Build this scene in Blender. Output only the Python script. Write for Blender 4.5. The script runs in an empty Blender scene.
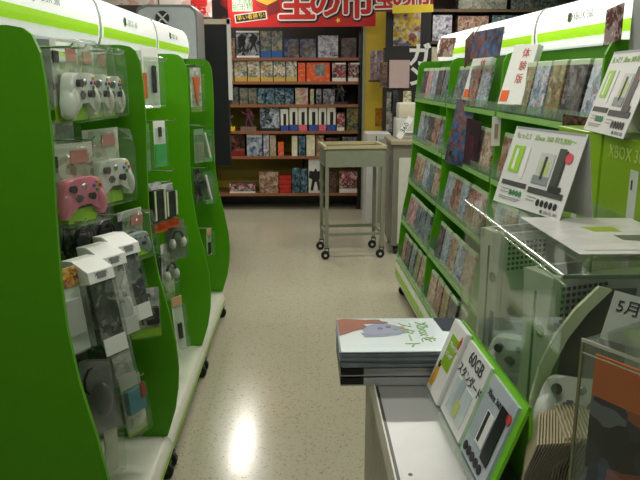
import bpy, bmesh, math, random
from mathutils import Vector, Matrix
random.seed(7)
sc = bpy.context.scene
COL = sc.collection
PI = math.pi

# ---------------------------------------------------------------- camera
F = 686.0; PITCH = math.atan(163 / 686); YAW = math.atan(16 * math.cos(PITCH) / 686); EYE = 1.5
cam_d = bpy.data.cameras.new('camera'); cam = bpy.data.objects.new('camera', cam_d); COL.objects.link(cam)
cam_d.sensor_width = 36; cam_d.lens = 36 * F / 640; cam_d.clip_start = 0.02
cam.location = (0, 0, EYE); cam.rotation_euler = (PI / 2 - PITCH, 0, -YAW)
sc.camera = cam
FW = Vector((math.sin(YAW) * math.cos(PITCH), math.cos(YAW) * math.cos(PITCH), -math.sin(PITCH)))
RT = Vector((math.cos(YAW), -math.sin(YAW), 0))
UP = Vector((math.sin(YAW) * math.sin(PITCH), math.cos(YAW) * math.sin(PITCH), math.cos(PITCH)))
def at(px, py, X=None, Y=None, Z=None):
    r = FW + RT * ((px - 320) / F) + UP * ((240 - py) / F)
    t = X / r.x if X is not None else (Y / r.y if Y is not None else (Z - EYE) / r.z)
    return Vector((t * r.x, t * r.y, EYE + t * r.z))

# ---------------------------------------------------------------- materials
def lin(c):
    return tuple(((v / 255) / 12.92 if v / 255 <= .04045 else ((v / 255 + .055) / 1.055) ** 2.4) for v in c) + (1,)
MATS = {}
def new(name):
    m = bpy.data.materials.new(name); m.use_nodes = True
    return m, m.node_tree.nodes, m.node_tree.links, m.node_tree.nodes['Principled BSDF']
def plain(name, rgb, rough=.5, metal=0, emit=0, noise=.05, coat=0, spec=.5):
    if name in MATS: return MATS[name]
    m, n, l, b = new(name); c = lin(rgb)
    b.inputs['Roughness'].default_value = rough; b.inputs['Metallic'].default_value = metal
    b.inputs['Coat Weight'].default_value = coat; b.inputs['Specular IOR Level'].default_value = spec
    tc = n.new('ShaderNodeTexCoord'); nz = n.new('ShaderNodeTexNoise'); nz.inputs['Scale'].default_value = 22
    nz.inputs['Detail'].default_value = 4
    l.new(tc.outputs['Object'], nz.inputs['Vector'])
    mp = n.new('ShaderNodeMapRange'); mp.inputs[3].default_value = 1 - noise * 2; mp.inputs[4].default_value = 1 + noise * 2
    l.new(nz.outputs['Fac'], mp.inputs[0])
    mx = n.new('ShaderNodeVectorMath'); mx.operation = 'SCALE'; mx.inputs[0].default_value = c[:3]
    l.new(mp.outputs[0], mx.inputs['Scale']); l.new(mx.outputs[0], b.inputs['Base Color'])
    if emit:
        b.inputs['Emission Color'].default_value = c; b.inputs['Emission Strength'].default_value = emit
    MATS[name] = m; return m
def art(name, cols, scale=22, band=None, rough=.25, band_from=.85, foot=None, vscale=1.0, soft=.2, fine=True):
    """printed picture: irregular colour patches, optional plain band along the top and foot"""
    if name in MATS: return MATS[name]
    m, n, l, b = new(name); b.inputs['Roughness'].default_value = rough
    tc = n.new('ShaderNodeTexCoord'); oi = n.new('ShaderNodeObjectInfo')
    off = n.new('ShaderNodeVectorMath'); off.operation = 'MULTIPLY_ADD'
    sc_ = n.new('ShaderNodeCombineXYZ'); r = n.new('ShaderNodeMath'); r.operation = 'MULTIPLY'; r.inputs[1].default_value = 37
    l.new(oi.outputs['Random'], r.inputs[0])
    for k in range(3): l.new(r.outputs[0], sc_.inputs[k])
    off.inputs[1].default_value = (1, 1, vscale)
    l.new(tc.outputs['Object'], off.inputs[0]); l.new(sc_.outputs[0], off.inputs[2])
    nz = n.new('ShaderNodeTexNoise'); nz.inputs['Scale'].default_value = scale * .8; nz.inputs['Detail'].default_value = 3
    l.new(off.outputs[0], nz.inputs['Vector'])
    ad = n.new('ShaderNodeVectorMath'); ad.operation = 'MULTIPLY_ADD'; ad.inputs[1].default_value = (.06, .06, .06)
    l.new(nz.outputs['Color'], ad.inputs[0]); l.new(off.outputs[0], ad.inputs[2])
    vo = n.new('ShaderNodeTexVoronoi'); vo.inputs['Scale'].default_value = scale
    l.new(ad.outputs[0], vo.inputs['Vector'])
    sp = n.new('ShaderNodeSeparateColor'); l.new(vo.outputs['Color'], sp.inputs[0])
    rp = n.new('ShaderNodeValToRGB'); rp.color_ramp.interpolation = 'CONSTANT'
    mean = [sum(c[i] for c in cols) / len(cols) for i in range(3)]
    cols = [tuple(c[i]*(1-soft) + mean[i]*soft for i in range(3)) for c in cols]
    el = rp.color_ramp.elements
    while len(el) < len(cols): el.new(.5)
    for i, c in enumerate(cols): el[i].position = i / len(cols); el[i].color = lin(c)
    l.new(sp.outputs[0], rp.inputs[0])
    out = rp.outputs[0]
    if fine:
        v2 = n.new('ShaderNodeTexVoronoi'); v2.inputs['Scale'].default_value = scale * 2.6; l.new(ad.outputs[0], v2.inputs['Vector'])
        s2 = n.new('ShaderNodeSeparateColor'); l.new(v2.outputs['Color'], s2.inputs[0])
        r2 = n.new('ShaderNodeValToRGB'); r2.color_ramp.interpolation = 'CONSTANT'; e2 = r2.color_ramp.elements
        while len(e2) < len(cols): e2.new(.5)
        for i, c in enumerate(cols): e2[i].position = i / len(cols); e2[i].color = lin(c)
        l.new(s2.outputs[1], r2.inputs[0])
        mm = n.new('ShaderNodeMix'); mm.data_type = 'RGBA'; mm.inputs[0].default_value = .5
        l.new(out, mm.inputs[6]); l.new(r2.outputs[0], mm.inputs[7]); out = mm.outputs[2]
    gz = n.new('ShaderNodeSeparateXYZ'); l.new(tc.outputs['Generated'], gz.inputs[0])
    for (edge, colr, op) in ((band_from, band, 'GREATER_THAN'), (foot[1] if foot else 0, foot[0] if foot else None, 'LESS_THAN')):
        if colr is None: continue
        g = n.new('ShaderNodeMath'); g.operation = op; g.inputs[1].default_value = edge; l.new(gz.outputs[2], g.inputs[0])
        mx = n.new('ShaderNodeMix'); mx.data_type = 'RGBA'; l.new(g.outputs[0], mx.inputs[0])
        l.new(out, mx.inputs[6]); mx.inputs[7].default_value = lin(colr); out = mx.outputs[2]
    l.new(out, b.inputs['Base Color'])
    MATS[name] = m; return m
def clear(name, tint=(.93, .96, .93), gloss=.12, haze=.04, rough=.04, hazecol=(.8, .85, .8)):
    if name in MATS: return MATS[name]
    m = bpy.data.materials.new(name); m.use_nodes = True; n = m.node_tree.nodes; l = m.node_tree.links
    n.clear(); o = n.new('ShaderNodeOutputMaterial')
    t = n.new('ShaderNodeBsdfTransparent'); t.inputs[0].default_value = tint + (1,)
    d = n.new('ShaderNodeBsdfDiffuse'); d.inputs[0].default_value = hazecol + (1,)
    g = n.new('ShaderNodeBsdfGlossy'); g.inputs['Roughness'].default_value = rough; g.inputs[0].default_value = (1, 1, 1, 1)
    m1 = n.new('ShaderNodeMixShader'); m1.inputs[0].default_value = haze
    l.new(t.outputs[0], m1.inputs[1]); l.new(d.outputs[0], m1.inputs[2])
    lw = n.new('ShaderNodeLayerWeight'); lw.inputs[0].default_value = .25
    mu = n.new('ShaderNodeMath'); mu.operation = 'MULTIPLY_ADD'; mu.inputs[1].default_value = .28; mu.inputs[2].default_value = gloss
    l.new(lw.outputs['Fresnel'], mu.inputs[0])
    m2 = n.new('ShaderNodeMixShader'); l.new(mu.outputs[0], m2.inputs[0]); l.new(m1.outputs[0], m2.inputs[1]); l.new(g.outputs[0], m2.inputs[2])
    l.new(m2.outputs[0], o.inputs[0]); MATS[name] = m; return m

GREEN = plain('green_panel', (76, 150, 0), .45, noise=.03, spec=.3)
GREEND = plain('green_back', (66, 132, 4), .5, noise=.04, spec=.3)
LIME = plain('lime_print', (150, 205, 30), .4)
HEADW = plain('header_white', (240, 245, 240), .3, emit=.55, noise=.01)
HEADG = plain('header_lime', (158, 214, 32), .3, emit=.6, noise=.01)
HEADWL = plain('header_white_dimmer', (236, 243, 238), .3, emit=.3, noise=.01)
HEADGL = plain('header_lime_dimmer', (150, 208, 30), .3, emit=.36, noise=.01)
HEADC = plain('header_cap', (170, 178, 172), .4)
CREAM = plain('cream_plastic', (214, 216, 200), .3)
WHITE = plain('white_card', (228, 230, 226), .45, noise=.02)
PAPER = plain('paper', (222, 224, 222), .35, noise=.02)
GREYT = plain('grey_print', (120, 126, 124), .5)
LGREY = plain('pale_grey', (188, 190, 184), .45)
BLACK = plain('black_plastic', (20, 21, 22), .35)
CHAR = plain('charcoal', (44, 48, 50), .4)
CHROME = plain('chrome', (200, 202, 205), .2, 1)
RUBBER = plain('rubber', (18, 18, 18), .6)
RED = plain('banner_red', (184, 12, 12), .55, noise=.02)
YEL = plain('yellow', (232, 200, 40), .5)
TRANS = clear('clear_plastic', gloss=.03, haze=.025)
ACRYL = clear('acrylic', (.93, .955, .92), gloss=.02, haze=.012, rough=.02)
SHELFCLEAR = clear('shelf_acrylic', (.85, .95, .86), gloss=.04, haze=.10, hazecol=(.75, .9, .75))

# ---------------------------------------------------------------- mesh helpers
class MB:
    def __init__(s): s.bm = bmesh.new(); s.smooth = False
    def box(s, x0, x1, y0, y1, z0, z1, mi=0):
        v = [s.bm.verts.new(p) for p in ((x0,y0,z0),(x1,y0,z0),(x1,y1,z0),(x0,y1,z0),(x0,y0,z1),(x1,y0,z1),(x1,y1,z1),(x0,y1,z1))]
        for f in ((0,3,2,1),(4,5,6,7),(0,1,5,4),(1,2,6,5),(2,3,7,6),(3,0,4,7)):
            q = s.bm.faces.new([v[i] for i in f]); q.material_index = mi
        return s
    def prism(s, poly, axis, a, b):
        """poly of 2-tuples swept along axis from a to b ('x': (y,z); 'y': (x,z); 'z': (x,y))"""
        def P(p, t): return {'x': (t, p[0], p[1]), 'y': (p[0], t, p[1]), 'z': (p[0], p[1], t)}[axis]
        A = [s.bm.verts.new(P(p, a)) for p in poly]; B = [s.bm.verts.new(P(p, b)) for p in poly]
        n = len(poly); s.bm.faces.new(A[::-1]); s.bm.faces.new(B)
        for i in range(n): s.bm.faces.new([A[i], A[(i+1) % n], B[(i+1) % n], B[i]])
        return s
    def strip(s, prof, x0, x1):
        """open sheet: profile of (y,z) swept in x"""
        A = [s.bm.verts.new((x0, p[0], p[1])) for p in prof]; B = [s.bm.verts.new((x1, p[0], p[1])) for p in prof]
        for i in range(len(prof)-1): s.bm.faces.new([A[i], B[i], B[i+1], A[i+1]])
        return s
    def tube(s, pts, r, seg=8):
        pts = [Vector(p) for p in pts]; rings = []
        for i, p in enumerate(pts):
            d = (pts[min(i+1, len(pts)-1)] - pts[max(i-1, 0)]).normalized()
            a = d.orthogonal().normalized() if not rings else (pa - d * pa.dot(d)).normalized()
            pa = a; b = d.cross(a)
            rr = r[i] if isinstance(r, (list, tuple)) else r
            rings.append([s.bm.verts.new(p + a * rr * math.cos(2*PI*k/seg) + b * rr * math.sin(2*PI*k/seg)) for k in range(seg)])
        for i in range(len(rings)-1):
            for k in range(seg): s.bm.faces.new([rings[i][k], rings[i][(k+1) % seg], rings[i+1][(k+1) % seg], rings[i+1][k]])
        s.bm.faces.new(rings[0][::-1]); s.bm.faces.new(rings[-1]); return s
    def ball(s, c, r, u=14, v=9):
        if not isinstance(r, (tuple, list)): r = (r, r, r)
        bmesh.ops.create_uvsphere(s.bm, u_segments=u, v_segments=v, radius=1, matrix=Matrix.Translation(c) @ Matrix.Diagonal((*r, 1)))
        return s
    def disc(s, c, r, t=.001, seg=20, rz=None):
        """flat disc facing -y"""
        rz = rz or r
        return s.prism([(c[0] + r*math.cos(2*PI*k/seg), c[2] + rz*math.sin(2*PI*k/seg)) for k in range(seg)], 'y', c[1]-t, c[1])
    def bevel(s, w, seg=2):
        bmesh.ops.bevel(s.bm, geom=s.bm.edges[:] , offset=w, segments=seg, affect='EDGES', profile=.5, clamp_overlap=True); return s
    def xf(s, m): bmesh.ops.transform(s.bm, matrix=m, verts=s.bm.verts[:]); return s
    def build(s, name, mat, parent=None, smooth=False):
        bmesh.ops.recalc_face_normals(s.bm, faces=s.bm.faces[:])
        me = bpy.data.meshes.new(name); s.bm.to_mesh(me); s.bm.free()
        for m in (mat if isinstance(mat, (list, tuple)) else [mat]): me.materials.append(m)
        if smooth:
            for p in me.polygons: p.use_smooth = True
            try: me.set_sharp_from_angle(angle=math.radians(40))
            except Exception: pass
        o = bpy.data.objects.new(name, me); COL.objects.link(o)
        if parent is not None: o.parent = parent
        return o
def tag(o, label, cat, group=None):
    o['label'] = label; o['category'] = cat
    if group: o['group'] = group
    return o
def struct(o): o['kind'] = 'structure'; return o
def thing(name, label, cat, loc=(0,0,0), rz=0, group=None, rx=0, ry=0):
    o = bpy.data.objects.new(name, None); COL.objects.link(o); o.empty_display_size = .05
    o.location = loc; o.rotation_euler = (rx, ry, rz)
    return tag(o, label, cat, group)
def frame_thing(name, label, cat, BL, BR, TL, group=None):
    """Empty whose local x runs BL->BR, z runs BL->TL; returns (empty, width, height)"""
    BL, BR, TL = Vector(BL), Vector(BR), Vector(TL)
    x = (BR-BL).normalized(); z0 = TL-BL; z = (z0 - x*z0.dot(x)).normalized(); y = z.cross(x)
    o = bpy.data.objects.new(name, None); COL.objects.link(o)
    M = Matrix((x, y, z)).transposed().to_4x4(); M.translation = BL; o.matrix_world = M
    tag(o, label, cat, group); return o, (BR-BL).length, z0.dot(z)
def kids(o): return [c for c in bpy.data.objects if c.parent == o]
def copy_tree(o, parent=None, km=None):
    c = o.copy(); COL.objects.link(c)
    if parent is not None: c.parent = parent
    for ch in (km[o.name] if km and o.name in km else kids(o)): copy_tree(ch, c, km)
    return c
_tc = {}
def text(s, size, mat, parent, x, y, z, name='lettering', align='LEFT', bold=0, rot=0, ext=.0004, sx=1, ring=0):
    """flat lettering facing -y, local"""
    cu = bpy.data.curves.new('t', 'FONT'); cu.body = s; cu.size = size; cu.align_x = align; cu.align_y = 'CENTER'
    cu.extrude = ext; cu.offset = bold; cu.resolution_u = 2
    t = bpy.data.objects.new('t', cu); COL.objects.link(t)
    dg = bpy.context.evaluated_depsgraph_get(); me = bpy.data.meshes.new_from_object(t.evaluated_get(dg))
    bpy.data.objects.remove(t); bpy.data.curves.remove(cu)
    if ring:
        b_ = bmesh.new()
        for k in range(12):
            m2 = me.copy(); m2.transform(Matrix.Translation((ring*math.cos(k*PI/6), ring*math.sin(k*PI/6), .00005*k))); b_.from_mesh(m2); bpy.data.meshes.remove(m2)
        b_.from_mesh(me); b_.to_mesh(me); b_.free()
    me.transform(Matrix.Rotation(PI/2, 4, 'X') @ Matrix.Rotation(rot, 4, 'Z') @ Matrix.Diagonal((sx, 1, 1, 1)))
    me.transform(Matrix.Translation((x, y, z)))
    me.materials.clear(); me.materials.append(mat)
    o = bpy.data.objects.new(name, me); COL.objects.link(o); o.parent = parent; return o

# ---------------------------------------------------------------- room shell
def floor_mat():
    m, n, l, b = new('speckled_vinyl')
    tc = n.new('ShaderNodeTexCoord')
    base = None
    def speck(scale, thr, col, prev):
        v = n.new('ShaderNodeTexVoronoi'); v.inputs['Scale'].default_value = scale; l.new(tc.outputs['Object'], v.inputs['Vector'])
        nz = n.new('ShaderNodeTexNoise'); nz.inputs['Scale'].default_value = scale*.35; l.new(tc.outputs['Object'], nz.inputs['Vector'])
        mu = n.new('ShaderNodeMath'); mu.operation = 'MULTIPLY'; l.new(nz.outputs['Fac'], mu.inputs[0]); mu.inputs[1].default_value = thr*2
        g = n.new('ShaderNodeMath'); g.operation = 'LESS_THAN'; l.new(v.outputs['Distance'], g.inputs[0]); l.new(mu.outputs[0], g.inputs[1])
        mx = n.new('ShaderNodeMix'); mx.data_type = 'RGBA'; l.new(g.outputs[0], mx.inputs[0]); mx.inputs[7].default_value = lin(col)
        if prev is None: mx.inputs[6].default_value = lin((176, 172, 150))
        else: l.new(prev, mx.inputs[6])
        return mx.outputs[2]
    c = speck(70, .26, (160, 155, 134), None); c = speck(42, .18, (148, 141, 120), c); c = speck(48, .12, (112, 106, 92), c)
    br = n.new('ShaderNodeTexBrick'); br.offset = 0; br.inputs['Scale'].default_value = 1
    br.inputs['Brick Width'].default_value = .45; br.inputs['Row Height'].default_value = .45; br.inputs['Mortar Size'].default_value = .0016
    l.new(tc.outputs['Object'], br.inputs['Vector'])
    mx = n.new('ShaderNodeMix'); mx.data_type = 'RGBA'; mx.blend_type = 'MULTIPLY'
    mf = n.new('ShaderNodeMath'); mf.operation = 'MULTIPLY'; mf.inputs[1].default_value = .12
    l.new(br.outputs['Fac'], mf.inputs[0]); l.new(mf.outputs[0], mx.inputs[0]); l.new(c, mx.inputs[6]); mx.inputs[7].default_value = (.3, .28, .25, 1)
    l.new(mx.outputs[2], b.inputs['Base Color'])
    nz = n.new('ShaderNodeTexNoise'); nz.inputs['Scale'].default_value = 3; l.new(tc.outputs['Object'], nz.inputs['Vector'])
    mr = n.new('ShaderNodeMapRange'); mr.inputs[3].default_value = .12; mr.inputs[4].default_value = .24; l.new(nz.outputs['Fac'], mr.inputs[0])
    l.new(mr.outputs[0], b.inputs['Roughness'])
    n2 = n.new('ShaderNodeTexNoise'); n2.inputs['Scale'].default_value = 9; l.new(tc.outputs['Object'], n2.inputs['Vector'])
    bp = n.new('ShaderNodeBump'); bp.inputs['Strength'].default_value = .05; l.new(n2.outputs['Fac'], bp.inputs['Height']); l.new(bp.outputs[0], b.inputs['Normal'])
    return m
struct(MB().box(-4.2, 5.2, -2.5, 9.2, -.05, 0).build('floor', floor_mat()))
struct(MB().box(-4.2, 5.2, -2.5, 9.2, 2.8, 2.85).build('ceiling', plain('ceiling_tile', (180, 180, 172), .8)))
WALLM = plain('wall_paint', (150, 146, 128), .8)
struct(MB().box(-4.2, 5.2, 9.1, 9.2, 0, 2.8).build('wall_back', plain('back_wall_paint', (120, 112, 92), .8)))
struct(MB().box(-4.2, -4.1, -2.5, 9.1, 0, 2.8).build('wall_left', WALLM))
struct(MB().box(5.1, 5.2, -2.5, 9.1, 0, 2.8).build('wall_right', WALLM))

# ceiling lamps: casing, tubes and the light they give
TUBE = plain('lamp_tube', (255, 252, 240), .5, emit=6)
def lamp(x, y, along_y, power, k, length=1.2, w=.16):
    t = thing('ceiling_lamp', k, 'ceiling lamp', (x, y, 2.8), 0 if along_y else PI/2, 'fluorescent ceiling lamps')
    MB().box(-w/2, w/2, -length/2, length/2, -.05, 0).build('casing', WHITE, t)
    for s in (-1, 1):
        MB().tube([(s*w*.25, -length*.48, -.07), (s*w*.25, length*.48, -.07)], .013).build('tube', TUBE, t, True)
    ld = bpy.data.lights.new('lamp_light', 'AREA'); ld.shape = 'RECTANGLE'; ld.size = w; ld.size_y = length
    ld.energy = power; ld.color = (1, .965, .88)
    lo = bpy.data.objects.new('lamp_light', ld); COL.objects.link(lo); lo.parent = t; lo.location = (0, 0, -.09)
LAMPS = [(-.74, 7.3, True, 26), (.55, 4.7, False, 28), (-.1, 2.5, False, 17), (2.3, 2.4, True, 16), (-2.3, 2.6, True, 16),
         (2.3, 5.2, True, 14), (-2.3, 5.2, True, 14), (1.6, 7.3, True, 18), (-.1, .6, False, 13)]
for i, (x, y, a, p) in enumerate(LAMPS):
    lamp(x, y, a, p, 'white twin tube fluorescent lamp mounted on the shop ceiling')

# ---------------------------------------------------------------- shared small parts
def caster(parent, x, y, r=.03, top=.09, side=False):
    c = MB().box(x-.02, x+.02, y-.02, y+.02, top-.008, top).box(x-.018, x-.014, y-.012, y+.014, r*.8, top-.008).box(x+.014, x+.018, y-.012, y+.014, r*.8, top-.008).build('caster', CHAR, parent)
    w_ = MB().tube([(x-.012, y, r), (x+.012, y, r)] if not side else [(x-.012, y-.012, r), (x-.012, y+.012, r)], r, 16).build('wheel', RUBBER, c, True)
    if side: MB().tube([(x-.012, y-.016, r), (x-.012, y+.016, r)], r*.35, 10).build('hub', LGREY, w_, True)
    return c
def emblem(parent, x, y, z, r, ring=LGREY):
    e = MB().disc((x, y, z), r, .004).build('emblem', ring, parent)
    m = MB()
    for s in (-1, 1):
        m.xf(Matrix.Identity(4))
        m.prism([(x - s*r*.62 - r*.14, z + r*.62), (x - s*r*.62 + r*.2, z + r*.66), (x + s*r*.62 + r*.14, z - r*.62), (x + s*r*.62 - r*.2, z - r*.66)], 'y', y-.006, y-.0045)
    m.build('emblem_cross', plain('emblem_green', (52, 96, 34), .4), e)
    return e

# ---------------------------------------------------------------- left gondola bays (accessories on hooks)
BAYW = .91
LP = [(.45, .16), (.45, 1.605), (.085, 1.605), (.055, 1.6), (.035, 1.585), (.022, 1.55), (.016, 1.48), (.014, 1.35), (.02, 1.2), (.022, 1.06),
      (.018, .94), (.0, .8), (-.03, .66), (-.05, .54), (-.055, .44), (-.05, .36), (-.035, .27), (-.01, .19), (0, .16)]
def smooth_poly(p, k=2):
    return p
def header(parent, w, y0, hm, hg):
    prof = [(y0, 1.605), (y0-.008, 1.63), (y0-.011, 1.66), (y0-.009, 1.70), (y0+.0, 1.735), (y0+.014, 1.757), (y0+.03, 1.765), (y0+.06, 1.765), (y0+.06, 1.605)]
    h = MB().prism(prof, 'x', -w/2+.006, w/2-.006).build('header', hm, parent, True)
    MB().strip([(y0-.0105, 1.632), (y0-.0125, 1.65), (y0-.0125, 1.667)], -w/2+.03, w/2-.03).build('lime_stripe', hg, h)
    for s in (-1, 1):
        MB().prism([(p[0]-.003 if p[0] < y0+.05 else p[0], p[1]+(.003 if p[1] > 1.7 else 0)) for p in prof], 'x', s*(w/2-.008), s*(w/2-.0005)).build('end_cap', HEADC, h)
    emblem(h, -.12, y0-.008, 1.704, .017, plain('emblem_ring', (130, 150, 130), .3, .3))
    text('XBOX 360', .036, plain('header_grey_text', (176, 186, 180), .5), h, -.09, y0-.012, 1.703)
    return h
def left_bay(ymid, label, near_panel, hooks):
    t = thing('display_gondola', label, 'display fixture', (-.53, ymid, 0), PI/2, 'left gondola bays')
    w = BAYW/2
    MB().box(-w+.01, w-.012, .36, .38, .16, 1.6).build('back_panel', GREEND, t)
    MB().prism(LP, 'x', w-.012, w+.002).build('side_panel', GREEN, t)
    if near_panel: MB().prism(LP, 'x', -w-.002, -w+.012).build('side_panel', GREEN, t)
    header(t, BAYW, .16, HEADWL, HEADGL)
    b = MB().prism([(.42, .06), (.0, .06), (-.012, .085), (-.014, .11), (-.006, .14), (.012, .155), (.04, .16), (.42, .16)], 'x', -w+.003, w-.003).build('base', CREAM, t, True)
    MB().strip([(-.0145, .088), (-.0155, .10), (-.0150, .112)], -w+.02, w-.02).build('lime_stripe', LIME, b)
    for sx in (-1, 1):
        for yy in (.008, .38): caster(t, sx*(w-.04), yy, .03, .065)
    for (hx, hz, hl) in hooks:   # local x, height, length
        MB().tube([(hx, .36, hz), (hx, .36-hl, hz), (hx, .36-hl-.008, hz+.01)], .0028, 6).build('hook', CHROME, t, True)
    return t
def hk(px, py, X, ymid):      # hook whose tip shows at a point
    p = at(px, py, X=X); return (p.y - ymid, p.z, .36 - (-.53 - X))
Y1, Y2, Y3 = 1.955, 2.865, 3.775
h1 = [hk(70, 47, -.60, Y1), hk(84, 48, -.60, Y1), hk(107, 51, -.59, Y1), hk(122, 54, -.585, Y1), hk(92, 140, -.585, Y1), hk(130, 138, -.585, Y1),
      hk(120, 215, -.57, Y1), hk(142, 214, -.575, Y1), hk(84, 222, -.6, Y1), hk(100, 224, -.6, Y1), hk(122, 372, -.60, Y1), hk(142, 375, -.59, Y1)]
left_bay(Y1, 'green wavy-sided display bay nearest the camera on the left, hung with boxed controllers', True, h1)
h2 = [hk(158, 60, -.6, Y2), hk(165, 61, -.59, Y2), hk(165, 121, -.59, Y2), hk(173, 121, -.58, Y2), hk(172, 171, -.58, Y2), hk(168, 182, -.59, Y2), hk(184, 224, -.57, Y2), hk(160, 257, -.61, Y2), hk(178, 282, -.58, Y2)]
left_bay(Y2, 'middle green display bay of the left gondola, hung with remotes and headsets', False, h2)
h3 = [hk(196, 66, -.6, Y3), hk(203, 65, -.59, Y3), hk(200, 125, -.6, Y3), hk(207, 126, -.58, Y3), hk(206, 168, -.58, Y3), hk(212, 228, -.56, Y3)]
left_bay(Y3, 'farthest green display bay of the left gondola, beside the dark upright panel', False, h3)

ORD0 = ['first', 'second', 'third', 'fourth', 'fifth', 'sixth', 'seventh']
# --- controller and its packages
def controller(parent, mat, loc=(0, 0, 0), s=1.0):
    ol = [(-.03, .046), (.03, .046), (.05, .047), (.063, .038), (.073, .012), (.08, -.03), (.078, -.055), (.066, -.064), (.052, -.055), (.036, -.028), (.02, -.018),
          (-.02, -.018), (-.036, -.028), (-.052, -.055), (-.066, -.064), (-.078, -.055), (-.08, -.03), (-.073, .012), (-.063, .038), (-.05, .047)]
    m = MB().prism(ol, 'y', -.034, 0)
    m.bevel(.008, 2)
    for sx in (-1, 1):
        b2 = MB().ball((0, 0, 0), (.019, .024, .042)); b2.xf(Matrix.Translation((sx*.063, -.02, -.02)) @ Matrix.Rotation(-sx*.22, 4, 'Y'))
        me = bpy.data.meshes.new('x'); b2.bm.to_mesh(me); m.bm.from_mesh(me); bpy.data.meshes.remove(me); b2.bm.free()
    M = Matrix.Translation(loc) @ Matrix.Diagonal((s, s, s, 1))
    c = m.xf(M).build('controller', mat, parent, True)
    for (x, z) in ((-.045, .022), (.02, -.004)):
        MB().tube([(x, -.030, z), (x, -.044, z), (x, -.046, z)], [.009, .009, .0105], 12).xf(M).build('stick', CHAR, c, True)
    MB().box(-.026, -.014, -.038, -.03, -.016, .004).box(-.032, -.008, -.038, -.03, -.011, -.001).xf(M).build('dpad', plain('dpad_grey', (110, 112, 112), .4), c)
    for (dx, dz, cn, col) in ((0, .011, 'y', (200, 170, 30)), (.011, 0, 'b', (190, 50, 40)), (0, -.011, 'a', (60, 150, 50)), (-.011, 0, 'x', (40, 80, 180))):
        MB().ball((.046+dx, -.035, .022+dz), (.0052, .004, .0052), 10, 6).xf(M).build('button', plain('btn_'+cn, col, .3), c, True)
    MB().ball((0, -.034, .024), (.009, .004, .009), 12, 6).xf(M).build('guide_button', CHROME, c, True)
    return c
CW = plain('controller_white', (214, 216, 210), .25); CP = plain('controller_pink', (222, 128, 150), .25)
BACKC = art('package_card', [(220, 220, 210), (205, 208, 196), (190, 196, 180), (150, 120, 100), (225, 225, 220), (90, 92, 90)], 14, band=(214, 216, 208), foot=((150, 190, 40), .2))
def ctrl_pack(px, py, Y, rz, cmat, label, cw=.165, ch=.215, s=1.0, clear_box=True):
    p = at(px, py, Y=Y)
    t = thing('controller_package', label, 'boxed controller', (p.x, p.y, p.z), rz, 'packaged controllers on hooks')
    MB().box(-cw/2, cw/2, .0, .002, -ch/2, ch/2).build('backing_card', BACKC, t)
    controller(t, cmat, (0, -.012, -.03), s)
    MB().box(-.05, .05, -.03, -.004, -ch/2+.003, -ch/2+.04).build('lime_insert', LIME, t)
    MB().box(-.078, -.045, -.004, -.001, ch/2-.06, ch/2-.03).build('product_emblem', CHAR, t)
    MB().box(.0, .06, -.004, -.001, ch/2-.055, ch/2-.02).build('photo_label', plain('pinkish_print', (190, 130, 120), .4), t)
    m = MB().prism([(-cw/2, -ch/2), (cw/2, -ch/2), (cw/2, ch/2-.06), (cw/2-.02, ch/2), (-cw/2+.02, ch/2), (-cw/2, ch/2-.06)], 'y', -.07, -.003)
    m.bevel(.006, 1); m.build('clear_shell', TRANS, t, True)
    return t
A90 = PI/2
ctrl_pack(67, 81, 1.93, A90-.10, CW, 'white controller in clear package, nearest of three on the top left hooks', s=1.12)
ctrl_pack(84, 82, 2.10, A90-.10, CW, 'white controller in clear package, middle of three on the top left hooks', s=1.12)
ctrl_pack(99, 83, 2.27, A90-.05, CW, 'white controller in clear package, farthest of three on the top left hooks', s=1.12)
ctrl_pack(72, 183, 1.88, A90-.5, CP, 'pink controller in clear package hanging on the left gondola')
ctrl_pack(103, 166, 2.2, A90-.42, CW, 'white controller in clear package hanging right behind the pink one', ch=.235, s=1.12)

# generic hanging packages ------------------------------------------------
def bar(t, name, mat, x0, x1, z0, z1, y=-.001, th=.002): return MB().box(x0, x1, y-th, y, z0, z1).build(name, mat, t)
def hang(name, label, cat, px, py, Y=None, X=None, rz=A90, tilt=0, group='packages hanging on the left gondola'):
    p = at(px, py, X=X) if X is not None else at(px, py, Y=Y)
    return thing(name, label, cat, (p.x, p.y, p.z), rz, group, ry=0)
DARKART = art('dark_accessory', [(30, 32, 34), (60, 64, 66), (20, 20, 22), (150, 154, 150), (90, 92, 90), (38, 60, 30)], 26)
LIGHTART = art('light_accessory', [(214, 216, 212), (196, 198, 194), (170, 174, 170), (228, 228, 224), (110, 114, 112)], 20, foot=((120, 160, 60), .12))
def flap_box(px, py, X, label, k, w=.085, h=.23, d=.08):
    """clear hanging box with a deep white folded top"""
    p = at(px, py, X=X)
    t = thing('accessory_box', label, 'boxed accessory', (p.x, p.y, p.z), A90-.35, 'white topped accessory boxes on the left gondola')
    t.rotation_euler = (-.22, 0, A90-.55)
    MB().prism([(-d, -.03), (-d, .0), (-d*.35, .035), (d*.15, .04), (d*.15, -.03)], 'x', -w/2, w/2).build('white_top', WHITE, t)
    bar(t, 'lettering', GREYT, -.014, .014, -.02, -.004, -d)
    text('XBOX', .016, GREYT, t, 0, -d-.0005, -.009, align='CENTER')
    MB().box(-w/2+.004, w/2-.004, -d+.01, .0, -h, -.03).build('inner_card', [DARKART, LIGHTART][k % 2], t)
    MB().box(-w/2, w/2, -d, .01, -h-.004, -.03).build('clear_shell', TRANS, t)
    MB().box(-w/2+.005, w/2-.005, -d+.004, -d+.008, -h+.005, -h+.05).build('foot_label', [WHITE, LGREY][k % 2], t)
    return t
flap_box(80, 272, -.60, 'white topped clear accessory box, nearest in the row below the pink controller', 0)
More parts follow.
